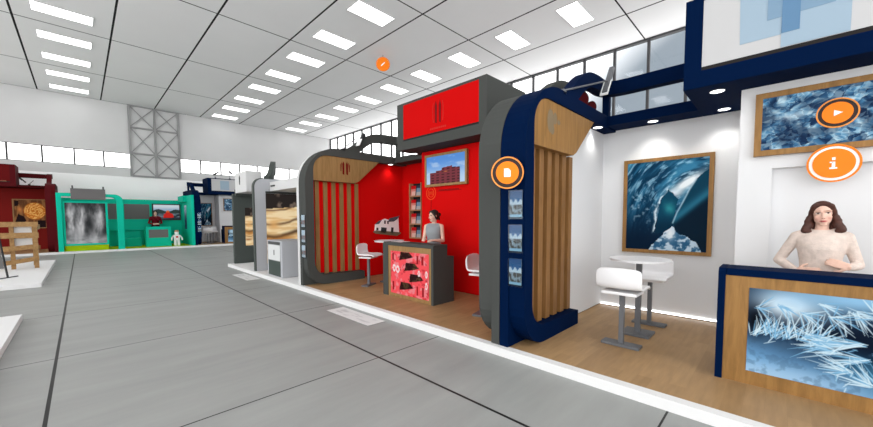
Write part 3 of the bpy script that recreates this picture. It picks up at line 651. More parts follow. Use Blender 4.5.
for s in (-1, 1): prism(b, [(ex+s*(.12+.03*math.cos(a)), ez-.02+.2*math.sin(a)) for a in np.linspace(-1.3, 1.3, 9)]+[(ex+s*(.105+.03*math.cos(a)), ez-.02+.2*math.sin(a)) for a in np.linspace(1.3, -1.3, 9)], 1, 1.501, 1.506)
for i in range(9): prism(b, [(ex-.22+.05*i, ez-.35), (ex-.185+.05*i, ez-.35), (ex-.185+.05*i, ez-.31), (ex-.22+.05*i, ez-.31)], 1, 1.501, 1.506)
obj('emblem_lettering', b, M_['emblem2'], pR)
rail(FR, False, 'grey', 'charcoal tubular rail arching from the slatted wall to the red sign', 1.715)
rail(FR, True, 'grey', 'charcoal tubular rail between the red sign and the navy wall', 1.3)
counter(FR, 2.13, 3.57, 'grey', 'oakr', red_pattern, 'charcoal reception counter with a red patterned picture in a wooden panel', 90, 110, 'screen', pxl=.085, pxr=.06, pz=(1.0, .17), fl=.16)
framed(FR, 'framed_screen', 2.18, 3.385, 2.32, 3.01, 1.95, brick_block, 110, 70, 'wood framed screen showing a brick building under blue sky on red wall', 'screen', frame='oakr', m='screen', fw=.05, d=.06)
flyers(FR, False, '%s clear holder with a pale leaflet on the charcoal wall edge', flyer_b, [(1.42, 1.72), (1.08, 1.38), (.74, 1.04)], 'leaflet holders on the red booth')
put(TABLE, FR, 1.20, 1.64, 0, 'round white bar table behind the left end of the red booth counter')
put(STOOL, FR, 1.17, 1.07, math.radians(118), 'white bar stool in front of the wooden slats, left of the red counter')
put(STOOL, FR, 4.47, .97, math.radians(105), 'white bar stool half hidden by the charcoal wall end, right of the red counter')
downlight(FR, .25, 2.45, 3.088, 'downlight under the charcoal beam beside the wooden header', 10)
downlight(FR, 1.78, 1.95, 3.118, 'downlight under the left front corner of the red sign box', 0)
downlight(FR, 5.0, 1.72, 3.118, 'downlight under the right end of the red sign box behind the charcoal wall end', 5)
arm_spot(FR, (.285, .98, TOP-.03), (.4, 1.25, 3.55), (.41, 1.36, 3.42), (.41, 1.5, 3.72), 'black arm spotlight on the charcoal beam above the wooden header', 'black', 'glyph', .1, (0, -1, -.3))
# emblem on the red cabin
t = thing('wall_emblem', 'round orange-red line emblem with a thin caption under the brick building screen', 'emblem', FR, (2.32, 1.95, 2.19))
obj('ring', ring(BM(), (2.32, 1.95, 2.19), (0, -1, 0), .135, .15, .006), M_['ember'], t)
b = BM(); ring(b, (2.32, 1.95, 2.19), (0, -1, 0), .085, .095, .006); 
for a in range(5): box(b, 2.26+.03*a, 2.268+.03*a, 1.944, 1.95, 2.14+.01*(a % 3), 2.23-.008*(a % 2))
obj('glyph', b, M_['ember'], t)
b = BM(); box(b, 2.55, 3.2, 1.945, 1.95, 2.215, 2.224)
for i in range(14): box(b, 2.58+.04*i, 2.605+.04*i, 1.945, 1.95, 2.23, 2.25)
box(b, 2.315, 2.325, 1.945, 1.95, 1.75, 2.04); obj('caption', b, M_['emblem'], t)
# brochure rack on the back wall
X0, X1, Z0 = .60, 1.08, 1.08
t = thing('brochure_rack', 'tall four-tier wooden brochure rack on the red back wall', 'brochure rack', FR, (.8, SY1, Z0))
b = BM(); box(b, X0, X0+.025, 2.8, SY1+.004, Z0, 2.57); box(b, X1-.025, X1, 2.8, SY1+.004, Z0, 2.57); obj('side_panel', b, M_['rackw'], t)
obj('back_panel', box(BM(), X0+.025, X1-.025, SY1-.02, SY1+.004, Z0, 2.57), M_['darkline'], t)
tz = [Z0+.03+.375*i for i in range(4)]
for z in tz: obj('shelf', box(BM(), X0+.025, X1-.025, 2.8, SY1-.02, z-.03, z), M_['rackw'], t)
lev = ['bottom', 'second lowest', 'second highest', 'top']
for i, z in enumerate(tz):
    for j in range(2):
        x = X0+.04+.205*j
        picture('brochure', FR, None, (x, 2.82+.02*j, z+.004), (1, 0, 0), (0, .12, .9928), .19, .27, (broch_pink, broch_blue)[j], 12, 14, base=(x+.09, 2.85, z), label='%s brochure on the %s shelf of the red booth rack' % (('pink', 'blue-grey')[j], lev[i]), cat='brochure', group='brochures on the rack')
# house relief on the left red wall (x = .127 plane): coordinates along y (depth)
t = thing('house_relief', 'small white model house with dark roof mounted on the red wall', 'house model', FR, (.13, 2.4, 1.2))
HX = .128
obj('ground', prism(BM(), [(1.93,1.27),(2.02,1.22),(2.72,1.13),(2.86,1.2),(2.86,1.23),(2.0,1.31)], 0, HX, HX+.04), M_['houseg'], t)
obj('walls', prism(BM(), [(1.98,1.30),(2.0,1.47),(2.2,1.58),(2.32,1.62),(2.55,1.55),(2.78,1.68),(2.8,1.22),(2.7,1.18)], 0, HX, HX+.035), M_['purew'], t)
obj('roof', prism(BM(), [(2.4,1.53),(2.46,1.63),(2.82,1.70),(2.72,1.60),(2.6,1.54)], 0, HX+.035, HX+.05), M_['hroof'], t)
obj('roof', prism(BM(), [(1.97,1.47),(2.1,1.56),(2.2,1.59),(2.1,1.48)], 0, HX+.035, HX+.048), M_['hroof'], t)
for P in ([(2.16,1.26),(2.18,1.39),(2.36,1.37),(2.34,1.23)], [(2.5,1.22),(2.52,1.38),(2.6,1.37),(2.58,1.2)], [(2.28,1.48),(2.28,1.57),(2.33,1.57),(2.33,1.48)], [(2.38,1.48),(2.38,1.56),(2.43,1.55),(2.43,1.47)], [(2.02,1.31),(2.02,1.38),(2.08,1.38),(2.08,1.31)]): obj('window', prism(BM(), P, 0, HX+.035, HX+.04), M_['hwin'], t)
for nm, F, x, y in (('papers', FR, 2.42, .98),):
    obj('paper_sheet', box(BM(), x-.15, x+.16, y-.12, y+.12, 1.166, 1.169), M_['plastic'], F=FR, base=(x, y, 1.166), label='white paper sheet lying on the red booth counter', cat='paper')

# ---------------- white booth
FW = Frame(3.5, 13.305, -PI/2)
platform(FW, None, 'white platform under the white booth with log pictures')
W = FW.W
t = thing('side_partition', 'white booth wall end left of the charcoal wall', 'booth wall', FW, (W, 1.5, .1))
obj('panel', mir(prism(BM(), slab_outline(), 0, .004, .118), W, True), M_['white'], t); obj('frame', mir(prism(BM(), [(.12, .1)]+arc(.95, 2.45, .83, 180, 90, 10)+[(SY1, TOP), (SY1, .1)], 0, .118, .325), W, True), M_['white'], t)
t = thing('divider_partition', 'light grey divider wall carrying a large sawn log picture', 'booth wall', FW, (2.42, 1.4, .1))
obj('panel', prism(BM(), [(.03, .1)]+arc(.27, 2.55, .24, 180, 90, 8)+[(2.9, 2.79), (2.9, .1)], 0, 2.36, 2.49), M_['lgrey'], t)
obj('edge_strip', prism(BM(), [(.0, .1), (.03, .1)]+arc(.27, 2.55, .24, 180, 90, 8)+arc(.27, 2.55, .27, 90, 180, 8), 0, 2.355, 2.495), M_['greyd'], t)
b = BM(); box(b, 2.49, 2.515, .33, 2.1, 2.375, 2.43); obj('picture_rail', b, M_['grey'], t)
picture('picture', FW, t, (2.505, .33, .3), (0, 1, 0), (0, 0, 1), 1.75, 2.07, logs, 60, 90, 'screen')
t = thing('canopy', 'white canopy over the white booth cabinet', 'canopy', FW, (3.8, 1.5, 2.8))
obj('panel', box(BM(), 2.5, W-.33, .45, 2.9, 2.44, 2.70), M_['white'], t)
obj('ceiling_lamp', box(BM(), 2.62, 2.9, .43, .5, 2.56, 2.60), M_['grey'], t)
t = thing('side_partition', 'dark slate booth wall with a strip of log picture, far end of white booth', 'booth wall', FW, (.2, 1.5, .1))
obj('panel', box(BM(), .05, .2, .1, 2.9, .1, 2.46), M_['greyd'], t)
picture('picture', FW, t, (.207, .45, .7), (0, 1, 0), (0, 0, 1), .9, 1.3, logs, 30, 40, 'screen')
t = thing('sign_box', 'small white sign box with a dark mark on the dark slate wall', 'sign', FW, (.9, .5, 2.47))
obj('case', box(BM(), .35, 1.45, .13, .6, 2.465, 3.12), M_['white'], t, bevel=.02); obj('emblem', prism(BM(), [(.82, 2.72), (.88, 2.72), (.9, 2.95), (.85, 3.02), (.8, 2.95)], 1, .122, .13), M_['grey'], t)
obj('support', box(BM(), .2, .35, .15, .8, 2.4, 2.6), M_['greyd'], t)
obj('side_rail', sweep(BM(), smooth_path([(1.7, .85, 3.05), (1.9, .8, 3.3), (2.1, .7, 3.2), (2.3, .55, 2.9), (2.42, .4, 2.78)], 4), .14, .2), M_['greyd'], t)
t = thing('pedestal_cabinet', 'light grey cabinet with a white and slate poster on its front', 'cabinet', FW, (3.77, .4, .1))
obj('body', box(BM(), 3.275, 4.265, .06, .75, .1, 1.05), M_['lgrey'], t, bevel=.01); picture('poster', FW, t, (3.36, .053, .12), (1, 0, 0), (0, 0, 1), .8, .9, poster_small, 30, 40)
put(STOOL, FW, 5.0, 2.4, PI, 'white bar stool at the back of the white booth') if False else None
back_wall(FW, 'whitew', 'white', 'white back wall of the white booth', bx1=1.0, beam_label='white canopy beam at the back of the white booth')

# ---------------- far row (faces the camera)
FF = 23.6
FN = Frame(4.5, FF, 0, 5.28); FT = Frame(-.78, FF, 0, 5.28); FD = Frame(-6.06, FF, 0, 5.28)
# navy booth, far
platform(FN, 'floorw', 'white-edged oak platform under the small navy booth by the far wall')
side_wall(FN, False, 'navy', 'whitew', 'oak', 'oakd', 'oakdark', 'navy booth wall in the far row beside the turquoise booth', slats=False)
back_wall(FN, 'whitew', 'navy', 'white back wall of the far navy booth', sk=1.69, bx1=1.1, beam_label='navy canopy beam of the far navy booth')
cabin(FN, 'whitew', 'white cabin of the far navy booth', x0=1.7)
tN, pN = sign_box(FN, 1.03, 3.9, 'navy', 'signw', 'navy framed white sign above the far navy booth')
obj('printed_square', box(BM(), 1.7, 2.2, 1.495, 1.506, 3.42, 3.98), M_['bluelogo'], pN)
rail(FN, False, 'navy', 'navy tubular rail above the far navy booth', 1.03)
framed(FN, 'framed_picture', .85, 1.52, 1.15, 2.62, SY1, ice_cave, 40, 60, 'dark blue ice picture on the far navy booth wall', 'picture', fw=.03)
framed(FN, 'framed_screen', 1.95, 2.9, 2.1, 2.9, 1.948, ice_crystals, 40, 40, 'blue ice screen on the far white cabin', 'screen', fw=.03)
counter(FN, 1.62, 3.0, 'navy', 'oak', frost, 'navy counter in the far navy booth', 40, 40)
flyers(FN, False, '%s clear flyer holder on the far navy wall edge', flyer_a, [(1.63, 1.96), (1.24, 1.57), (.85, 1.18)], 'flyer holders on the far navy booth')
put(TABLE, FN, 1.08, 1.55, 0, 'round white bar table in the far navy booth')
put(STOOL, FN, .85, 1.2, PI, 'left white bar stool in the far navy booth')
put(STOOL, FN, 1.3, 1.9, 0, 'right white bar stool in the far navy booth')
arm_spot(FN, (1.5, 1.7, 4.12), (1.4, 1.4, 4.35), (1.3, 1.3, 4.3), (1.6, 1.3, 4.5), 'black arm spotlight on top of the far navy sign, left', 'black', 'black')
arm_spot(FN, (2.3, 1.7, 4.12), (2.2, 1.4, 4.45), (2.15, 1.3, 4.6), (2.35, 1.3, 4.4), 'black arm spotlight on top of the far navy sign, right', 'black', 'black')
# turquoise booth
platform(FT, 'lime', 'white-edged platform with lime green carpet under the turquoise booth')
t = thing('back_partition', 'turquoise back wall with grey panels', 'booth wall', FT, (2.6, 2.9, .1))
obj('panel', box(BM(), .1, 5.16, 2.75, 2.9, .1, 2.72), M_['teal'], t)
for x0, x1 in ((1.82, 2.24), (2.5, 3.6)): obj('grey_panel', box(BM(), x0, x1, 2.73, 2.75, 1.6, 2.45), M_['mgrey'], t)
obj('ledge', box(BM(), 1.7, 3.5, 2.55, 2.75, .95, 1.0), M_['teal'], t)
t = thing('gate_arch', 'turquoise rounded gate arch framing the waterfall screen', 'arch', FT, (1.2, .1, .1))
o = [(.06, .1), (.06, 2.83)]+[(1.9, 2.83)]+arc(1.95, 2.53, .34, 90, 0, 8, .30)+[(2.29, .1)]
i = [(2.05, .1)]+arc(1.85, 2.48, .2, 0, 90, 6)+[(.17, 2.68), (.17, .1)]
obj('frame', prism(BM(), o+i, 1, 0, .25), M_['teal'], t)
obj('side_panel', box(BM(), .004, .06, 0, 2.7, .1, 2.83), M_['teal'], t)
framed(FT, 'video_screen', .18, 1.72, .36, 2.46, .24, waterfall, 70, 100, 'large grey waterfall screen in the turquoise arch', 'screen', frame='teal', m='screen', fw=.08, d=.12)
obj('screen_plinth', box(BM(), .2, 1.70, .13, .6, .1, .355), M_['lime'], F=FT, base=(.9, .7, .1), label='lime green plinth under the waterfall screen', cat='plinth')
t = thing('hanging_sign', 'blank grey sign board on top of the turquoise arch', 'sign', FT, (1.06, -.05, 2.54))
obj('board', box(BM(), .48, 1.66, -.08, -.005, 2.54, 3.05), M_['mgrey'], t)
for x in (.55, 1.59): obj('lamp', sweep(BM(), [(x, -.1, 3.05), (x, -.14, 3.17)], .05, .05), M_['black'], t)
t = thing('side_partition', 'turquoise booth wall beside the far navy booth with a narrow picture', 'booth wall', FT, (5.2, 1.4, .1))
obj('panel', box(BM(), 5.15, 5.275, 0, 2.9, .1, 2.95), M_['teal'], t); obj('cheek', box(BM(), 4.98, 5.15, 1.2, 2.74, 2.6, 2.95), M_['teal'], t)
picture('picture', FT, t, (5.142, 1.9, 1.0), (0, -1, 0), (0, 0, 1), .55, 1.4, strip_pic, 12, 30)
framed(FT, 'video_screen', 3.72, 5.08, 1.52, 2.5, 2.74, red_boat, 60, 44, 'black framed screen showing a red boat on the turquoise wall', 'screen', frame='black', m='screen', fw=.06, d=.08)
t = thing('reception_counter', 'turquoise counter with a grey front panel in the turquoise booth', 'counter', FT, (3.7, 1.1, .1))
obj('body', box(BM(), 3.2, 4.3, .75, 1.3, .1, 1.18), M_['teal'], t, bevel=.01); obj('front_panel', box(BM(), 3.32, 4.16, .735, .75, .58, 1.02), M_['mgrey'], t)
t = thing('bench', 'turquoise box bench on the lime carpet behind the arch', 'bench', FT, (2.8, 2, .1))
obj('seat', box(BM(), 2.4, 3.1, 1.7, 2.3, .1, .55), M_['teal'], t, bevel=.01); obj('backrest', box(BM(), 2.4, 3.1, 2.3, 2.4, .1, .9), M_['teal'], t)
t = thing('toy_robot', 'small white robot figure with a brown cap beside the turquoise counter', 'robot', FT, (4.52, .6, .1))
ROB = (4.52, .6)
b = BM(); prism(b, [(4.52+a*.12, .42+z) for a, z in ((-1, 0), (1, 0), (1.15, .14), (.9, .3), (-.9, .3), (-1.15, .14))], 1, .5, .7); obj('torso', b, M_['plastic'], t, bevel=.02)
for s in (-1, 1):
    obj('leg', sweep(BM(), [(4.52+s*.08, .6, .1), (4.52+s*.075, .6, .43)], .1, .12), M_['plastic'], t, bevel=.015)
    obj('arm', sweep(BM(), smooth_path([(4.52+s*.13, .6, .68), (4.52+s*.22, .58, .55), (4.52+s*.24, .5, .42)], 4), .06, .06), M_['plastic'], t)
obj('head', cyl(BM(), (4.52, .6, .73), (4.52, .6, .88), .085, .1, 20), M_['plastic'], t); obj('cap', cyl(BM(), (4.52, .6, .88), (4.52, .6, .97), .105, .08, 20), M_['rackw'], t)
obj('chest_badge', box(BM(), 4.47, 4.57, .494, .5, .55, .64), M_['red'], t)
# dark red booth
platform(FD, 'floorw', 'white-edged oak platform under the dark red booth')
side_wall(FD, True, 'maroon', 'maroonw', 'oak', 'oakd', 'oakdark', 'dark maroon booth wall next to the turquoise booth', slats=False)
back_wall(FD, 'maroonw', 'maroon', 'dark red back wall with the food picture', bx1=4.95, beam_label='maroon canopy beam above the food picture')
tD, pD = sign_box(FD, 1.4, 4.03, 'maroon', 'signd', 'dark red overhead sign box at the left edge')
obj('emblem_line', box(BM(), 3.2, 3.75, 1.495, 1.506, 3.34, 3.36), M_['rackw'], pD)
rail(FD, True, 'maroon', 'dark maroon rail above the dark red booth', 1.25)
framed(FD, 'framed_picture', 3.75, 4.88, 1.16, 2.6, SY1, pizza, 70, 80, 'oak framed picture of a round baked dish on dark red wall', 'picture', frame='oakr', fw=.04)
arm_spot(FD, (4.35, 2.65, 3.27), (4.5, 2.5, 3.5), (4.25, 2.5, 3.38), (4.05, 2.5, 3.62), 'arm spotlight on the maroon beam of the dark red booth', 'black', 'glyph', .09)

# ---------------- left side islands
t = thing('display_platform', 'low white platform carrying the wooden crate rack', 'platform', G, (-3.2, 15.9, 0)); obj('base', box(BM(), -6, -.73, 12.6, 19.3, 0, .1), M_['brightw'], t, bevel=.006)
t = thing('display_platform', 'low white platform cut off at the left edge, nearer of the two', 'platform', G, (-3.2, 6, 0)); obj('base', box(BM(), -6, -.73, 2.5, 8.7, 0, .1), M_['brightw'], t, bevel=.006)
t = thing('crate_rack', 'rough pallet wood rack with wide horizontal boards on the white platform', 'rack', G, (-1.8, 17, .1))
for x, y, w in ((-1.03, 16.6, .1), (-1.50, 16.65, .09), (-2.4, 16.6, .1), (-1.12, 17.7, .09), (-2.4, 17.7, .09)): obj('upright', box(BM(), x-w/2, x+w/2, y-.06, y+.06, .1, 1.5), M_['pallet'], t)
for z, dz in ((1.47, .075), (1.13, .085)): obj('board', box(BM(), -2.5, -.95, 16.49, 16.538, z-dz, z+dz), M_['pallet'], t)
obj('board', prism(BM(), [(-2.5, .55), (-.97, .72), (-.97, .86), (-2.5, .69)], 1, 16.49, 16.538), M_['pallet'], t); obj('board', prism(BM(), [(-2.5, .08+.02), (-.97, .34), (-.97, .47), (-2.5, .24)], 1, 16.49, 16.538), M_['pallet'], t)
obj('board', box(BM(), -2.5, -1.0, 17.76, 17.8, .62, .74), M_['pallet'], t)
obj('board', box(BM(), -1.02, -.98, 16.66, 17.7, 1.3, 1.45), M_['pallet'], t)
obj('back_sheet', box(BM(), -1.47, -1.1, 16.7, 16.72, .80, 1.42), M_['brightw'], t)
t = thing('easel_board', 'dark metal easel with a grey board at the left edge', 'easel', G, (-1.75, 14.3, .1))
obj('leg', sweep(BM(), [(-1.4, 14.3, .11), (-1.53, 14.45, 1.3)], .03, .03), M_['black'], t); obj('leg', sweep(BM(), [(-2.1, 14.3, .11), (-1.97, 14.45, 1.3)], .03, .03), M_['black'], t)
obj('foot', sweep(BM(), [(-1.55, 14.1, .112), (-1.25, 14.5, .112)], .03, .024), M_['black'], t); obj('foot', sweep(BM(), [(-2.25, 14.5, .112), (-1.95, 14.1, .112)], .03, .024), M_['black'], t)
obj('board', prism(BM(), [(-2.06, .36), (-1.44, .36), (-1.53, 1.22), (-1.97, 1.22)], 1, 14.2, 14.23), M_['mgrey'], t)
# floor plates
for y0, y1, lb in ((4.41, 5.68, 'white printed floor plate in front of the red booth'), (9.92, 11.25, 'white printed floor plate in front of the white booth')):
    picture('floor_plate', G, None, (2.99, y1, .008), (0, -1, 0), (1, 0, 0), y1-y0, .33, matprint, 40, 14, base=(3.15, (y0+y1)/2, 0), label=lb, cat='floor plate', group='floor plates')
# ---------------- round orange info discs
def disc(F, c, nrm, r, glyph, label, r_in=.68, rim='orange2', stem=None, gap='discdark'):
    t = thing('info_disc', label, 'info disc', F, c, 'orange info discs'); c = Vector(c); n = Vector(nrm).normalized()
    u = Vector((0, 0, 1)).cross(n).normalized(); v = n.cross(u)
    obj('rim', ring(BM(), c, n, r*.92, r, .02), M_[rim], t)
    if gap: obj('gap', cyl(BM(), c, c+n*.012, r*.9, n=40), M_[gap], t)
    obj('face', cyl(BM(), c+n*.002, c+n*.022, r*r_in, n=40), M_['orange'], t)
    b = BM()
    def poly(P):
        A = [b.verts.new(c+n*.022+(u*p[0]+v*p[1])*r) for p in P]; B = [b.verts.new(c+n*.026+(u*p[0]+v*p[1])*r) for p in P]; k = len(P)
        b.faces.new(A); b.faces.new(B[::-1])
        for i in range(k): b.faces.new((A[i], A[(i+1) % k], B[(i+1) % k], B[i]))
    R = lambda x0, x1, y0, y1: poly([(x0, y0), (x1, y0), (x1, y1), (x0, y1)])
    if glyph == 'i': R(-.14, .14, -.3, -.22); R(-.06, .06, -.22, .08); R(-.14, .0, .02, .09); R(-.06, .06, .17, .31)
    elif glyph == 'play': poly([(-.16, -.2), (.24, 0), (-.16, .2)])
    elif glyph == 'doc': poly([(-.2, -.26), (.2, -.26), (.2, .12), (.06, .26), (-.2, .26)])
    else: poly([(-.3, -.3), (-.2, -.3), (.3, .2), (.2, .3), (-.3, -.2)])
    obj('glyph', b, M_['glyph'], t)
    if stem: obj('stem', cyl(BM(), c, stem, .012, n=8), M_['steel'], t)
    return t
toCam = lambda F, c: F.R.inverted() @ (Vector((0, 0, 1.65))-F.world(c))
def loc(F, p):
    return tuple(F.R.inverted() @ (Vector(p)-F.o))
n1 = (-.1, -1, 0)
disc(FB, loc(FB, (5.386, -.375, 2.69)), (0, -1, 0), .147, 'play', 'orange disc with a white play triangle on the ice chunk screen', .72)
disc(FB, loc(FB, (5.355, -.366, 2.185)), (0, -1, 0), .188, 'i', 'orange disc with a white letter i below the ice chunk screen', .78, rim='orange', gap='glyph', stem=loc(FB, (5.45, -.366, 2.25)))
c = loc(FB, (3.36, 2.19, 2.145)); disc(FB, c, tuple(Vector(toCam(FB, c))*Vector((1, 1, 0))), .178, 'doc', 'orange disc with a white document mark on the navy wall edge', .7, stem=tuple(loc(FB, (3.5, 2.28, 2.145))))
c = (9.15, 12.12, 8.08); disc(G, c, (-.6, -.8, 0), .29, 'pen', 'small orange disc with a white slanted mark hanging from the ceiling', .78, rim='orange', gap='orange', stem=(9.15, 12.12, CZ))
# ================================================================== people
def blob_mesh(prims, voxel, smooth=3):
    """one continuous surface grown from overlapping rounded volumes; returns a mesh"""
    bm = BM()
    for p in prims:
        if p[0] == 'c':
            _, a, ra, b, rb = p; a = Vector(a); b = Vector(b); L = (b-a).length; n = max(2, int(L/(min(ra, rb)*.35))+1)
            for i in range(n+1):
                t = i/n; bmesh.ops.create_icosphere(bm, subdivisions=2, radius=ra+(rb-ra)*t, matrix=Matrix.Translation(a.lerp(b, t)))
        elif p[0] == 'e':
            _, c, r, rot = p; bmesh.ops.create_icosphere(bm, subdivisions=3, radius=1, matrix=Matrix.Translation(c) @ rot.to_4x4() @ Matrix.Diagonal((*r, 1)))
        else:
            _, rings = p; L = []; n = 28
            for (z, cx, cy, rx, ry) in rings: L.append([bm.verts.new((cx+rx*math.cos(2*PI*i/n), cy+ry*math.sin(2*PI*i/n), z)) for i in range(n)])
            bm.faces.new(L[0][::-1]); bm.faces.new(L[-1])
            for A, B in zip(L, L[1:]):
                for i in range(n): bm.faces.new((A[i], A[(i+1) % n], B[(i+1) % n], B[i]))
    me = bpy.data.meshes.new('t'); bm.to_mesh(me); bm.free(); o = bpy.data.objects.new('t', me); COL.objects.link(o)
    m = o.modifiers.new('r', 'REMESH'); m.mode = 'VOXEL'; m.voxel_size = voxel
    m = o.modifiers.new('s', 'SMOOTH'); m.factor = .5; m.iterations = smooth
    dg = bpy.context.evaluated_depsgraph_get(); out = bpy.data.meshes.new_from_object(o.evaluated_get(dg), depsgraph=dg)
    bpy.data.objects.remove(o); bpy.data.meshes.remove(me)
    for q in out.polygons: q.use_smooth = True
    return out
I3 = Matrix.Identity(3); RX = lambda a: Matrix.Rotation(math.radians(a), 3, 'X'); RY = lambda a: Matrix.Rotation(math.radians(a), 3, 'Y'); RZ = lambda a: Matrix.Rotation(math.radians(a), 3, 'Z')
def hand(wrist, direction, palm_n, thumb_side, curl=.5, s=1.0):
    """palm plus five bent fingers; direction = wrist to knuckles, palm_n = way the palm faces"""
    w = Vector(wrist); d = Vector(direction).normalized(); n = Vector(palm_n); n = (n-d*n.dot(d)).normalized(); u = d.cross(n).normalized()*thumb_side
    P = []
    for k in (-.028, -.009, .01, .028): P.append(('c', tuple(w+u*k*.6*s), .015*s, tuple(w+d*.085*s+u*k*s), .0125*s))
    for k, L in ((-.03, .058), (-.011, .072), (.009, .078), (.028, .070)):
        a = w+d*.085*s+u*k*s; q = a
        for j, (f, r) in enumerate(((.45, .0095), (.32, .0085), (.23, .0075))):
            ang = curl*(j+.6)*.6; dd = d*math.cos(ang)+n*math.sin(ang); e = q+dd*L*f*s; P.append(('c', tuple(q), r*s, tuple(e), (r-.0008)*s)); q = e
    a = w+d*.02*s+u*.03*s; e = a+(d*.6+u*.7+n*.2).normalized()*.04*s; f = e+(d*.9+u*.3+n*.3).normalized()*.03*s
    P += [('c', tuple(a), .013*s, tuple(e), .0105*s), ('c', tuple(e), .010*s, tuple(f), .0085*s)]
    return P
def person(label, F, base, rz, sh, el, wr, hd, top_mat, hair_mat, hair, sleeves, head_rot=I3, voxel=.0055, scale=1.0, neck_low=0):
    """sh/el/wr: {'L','R'} joints; faces -y"""
    t = thing('person', label, 'person', F, base); t.rotation_euler = (0, 0, F.rot+rz); t.scale = (scale,)*3
    torso = [(.80,0,.01,.165,.115),(.88,0,.012,.172,.118),(.97,0,.005,.150,.105),(1.06,0,0,.126,.092),(1.14,0,-.004,.132,.098),(1.24,0,-.014,.150,.112),(1.31,0,-.010,.160,.105),(1.37,0,0,.158,.085),(1.405,0,.006,.12,.066),(1.43,0,.01,.07,.055)]
    HC = Vector((0, -.012, 1.575)); hp = lambda p: tuple(HC+head_rot @ Vector(p))
    body = [('l', torso), ('c', (0, .012, 1.40), .052, tuple(HC+head_rot @ Vector((0, .012, -.07))), .048)]
    body += [('e', hp((0, .012, .035)), (.074, .092, .088), head_rot), ('e', hp((0, -.022, -.03)), (.060, .068, .078), head_rot), ('e', hp((0, -.062, -.088)), (.026, .022, .022), head_rot),
             ('c', hp((0, -.088, .012)), .010, hp((0, -.106, -.026)), .0125), ('c', hp((0, -.087, -.058)), .016, hp((0, -.082, -.064)), .018)]
    for s in (-1, 1): body += [('e', hp((s*.076, .012, -.005)), (.010, .02, .031), head_rot), ('e', hp((s*.036, -.062, -.022)), (.024, .022, .022), head_rot), ('c', hp((s*.018, -.082, .034)), .012, hp((s*.05, -.068, .034)), .011)]
    cloth = [('l', [(z, x, y, rx+.013, ry+.013) for z, x, y, rx, ry in torso[:-2]]+[(1.405, 0, .006, .118, .07), (1.428, 0, .01, .078, .064)])]
    for s, k in (('L', 1), ('R', -1)):
        S_, E_, W_ = Vector(sh[s]), Vector(el[s]), Vector(wr[s])
        body += [('c', tuple(S_), .047, tuple(E_), .036), ('c', tuple(E_), .037, tuple(E_.lerp(W_, .35)), .037), ('c', tuple(E_.lerp(W_, .35)), .037, tuple(W_), .024), ('c', (k*.09, .005, 1.385), .05, tuple(S_), .048)]
        dr, pn, ts, cu = hd[s]; body += hand(W_, dr, pn, ts, cu)
        lx = k*.085
        body += [('c', (lx, .01, .85), .082, (lx, 0, .48), .055), ('c', (lx, 0, .48), .054, (lx, .02, .34), .056), ('c', (lx, .02, .34), .056, (lx, .02, .09), .036), ('c', (lx, .03, .05), .036, (lx, -.1, .035), .03)]
        if sleeves: cloth += [('c', (k*.09, .005, 1.385), .06, tuple(S_), .052), ('c', tuple(S_), .052, tuple(E_), .043), ('c', tuple(E_), .043, tuple(E_.lerp(W_, .35)), .043), ('c', tuple(E_.lerp(W_, .35)), .043, tuple(E_.lerp(W_, .95)), .031)]
        else: cloth += [('c', (k*.09, .005, 1.38), .056, (k*.125, .0, 1.37), .05)]
    me = blob_mesh(body, voxel); me.name = 'body'
    co = np.empty(len(me.vertices)*3); me.vertices.foreach_get('co', co); co = co.reshape(-1, 3)
    q = (co-np.array(HC)) @ np.array(head_rot)   # head axes
    c = np.ones((len(co), 4)); sk = np.array(lin((226, 188, 170))); c[:, :3] = sk
    def dab(cx, cz, rx, rz_, col, ymax=-.05, soft=.35):
        r = np.hypot((np.abs(q[:, 0])-cx)/rx if cx else q[:, 0]/rx, (q[:, 2]-cz)/rz_); a = np.clip((1+soft-r)/(2*soft), 0, 1)*(q[:, 1] < ymax)*(np.abs(q[:, 2]) < .13)
        c[:, :3] = c[:, :3]*(1-a[:, None])+np.array(lin(col))*a[:, None]
    dab(.040, -.035, .022, .02, (226, 174, 158), -.03, .9)
    dab(.033, .016, .0155, .0075, (240, 232, 228)); dab(.033, .016, .008, .0078, (74, 54, 48)); dab(.033, .024, .018, .003, (84, 58, 50)); dab(.034, .038, .021, .0038, (140, 102, 86))
    dab(0, -.060, .025, .0085, (182, 84, 84)); dab(0, -.060, .022, .0018, (120, 44, 48)); dab(.007, -.034, .004, .003, (150, 92, 80), -.08)
    a = me.color_attributes.new('Col', 'FLOAT_COLOR', 'POINT'); a.data.foreach_set('color', c.ravel()); me.materials.clear(); me.materials.append(M_['skinp'])
    def add(n, me, m):
        o = bpy.data.objects.new(n, me); COL.objects.link(o); o.parent = t; me.name = n; me.materials.clear(); me.materials.append(m); ROOTB[o.name] = Vector(); return o
    add('body', me, M_['skinp'])
    add('top', blob_mesh(cloth, .008, 2), top_mat)
    tr = [('l', [(.79,0,.01,.185,.135),(.88,0,.012,.188,.134),(.97,0,.005,.166,.12)])]
    for k in (-1, 1):
        lx = k*.085; tr += [('c', (lx, .01, .84), .096, (lx, 0, .48), .07), ('c', (lx, 0, .48), .07, (lx, .02, .12), .055)]
    add('trousers', blob_mesh(tr, .012, 2), M_['trousers'])
    for k in (-1, 1): add('shoe', blob_mesh([('c', (k*.085, .035, .052), .05, (k*.085, -.09, .042), .04), ('c', (k*.085, -.09, .042), .04, (k*.085, -.13, .036), .034)], .009, 2), M_['shoe'])
    H = [('e', hp((0, .024, .047)), (.085, .096, .088), head_rot), ('e', hp((0, .05, .0)), (.08, .072, .09), head_rot)]
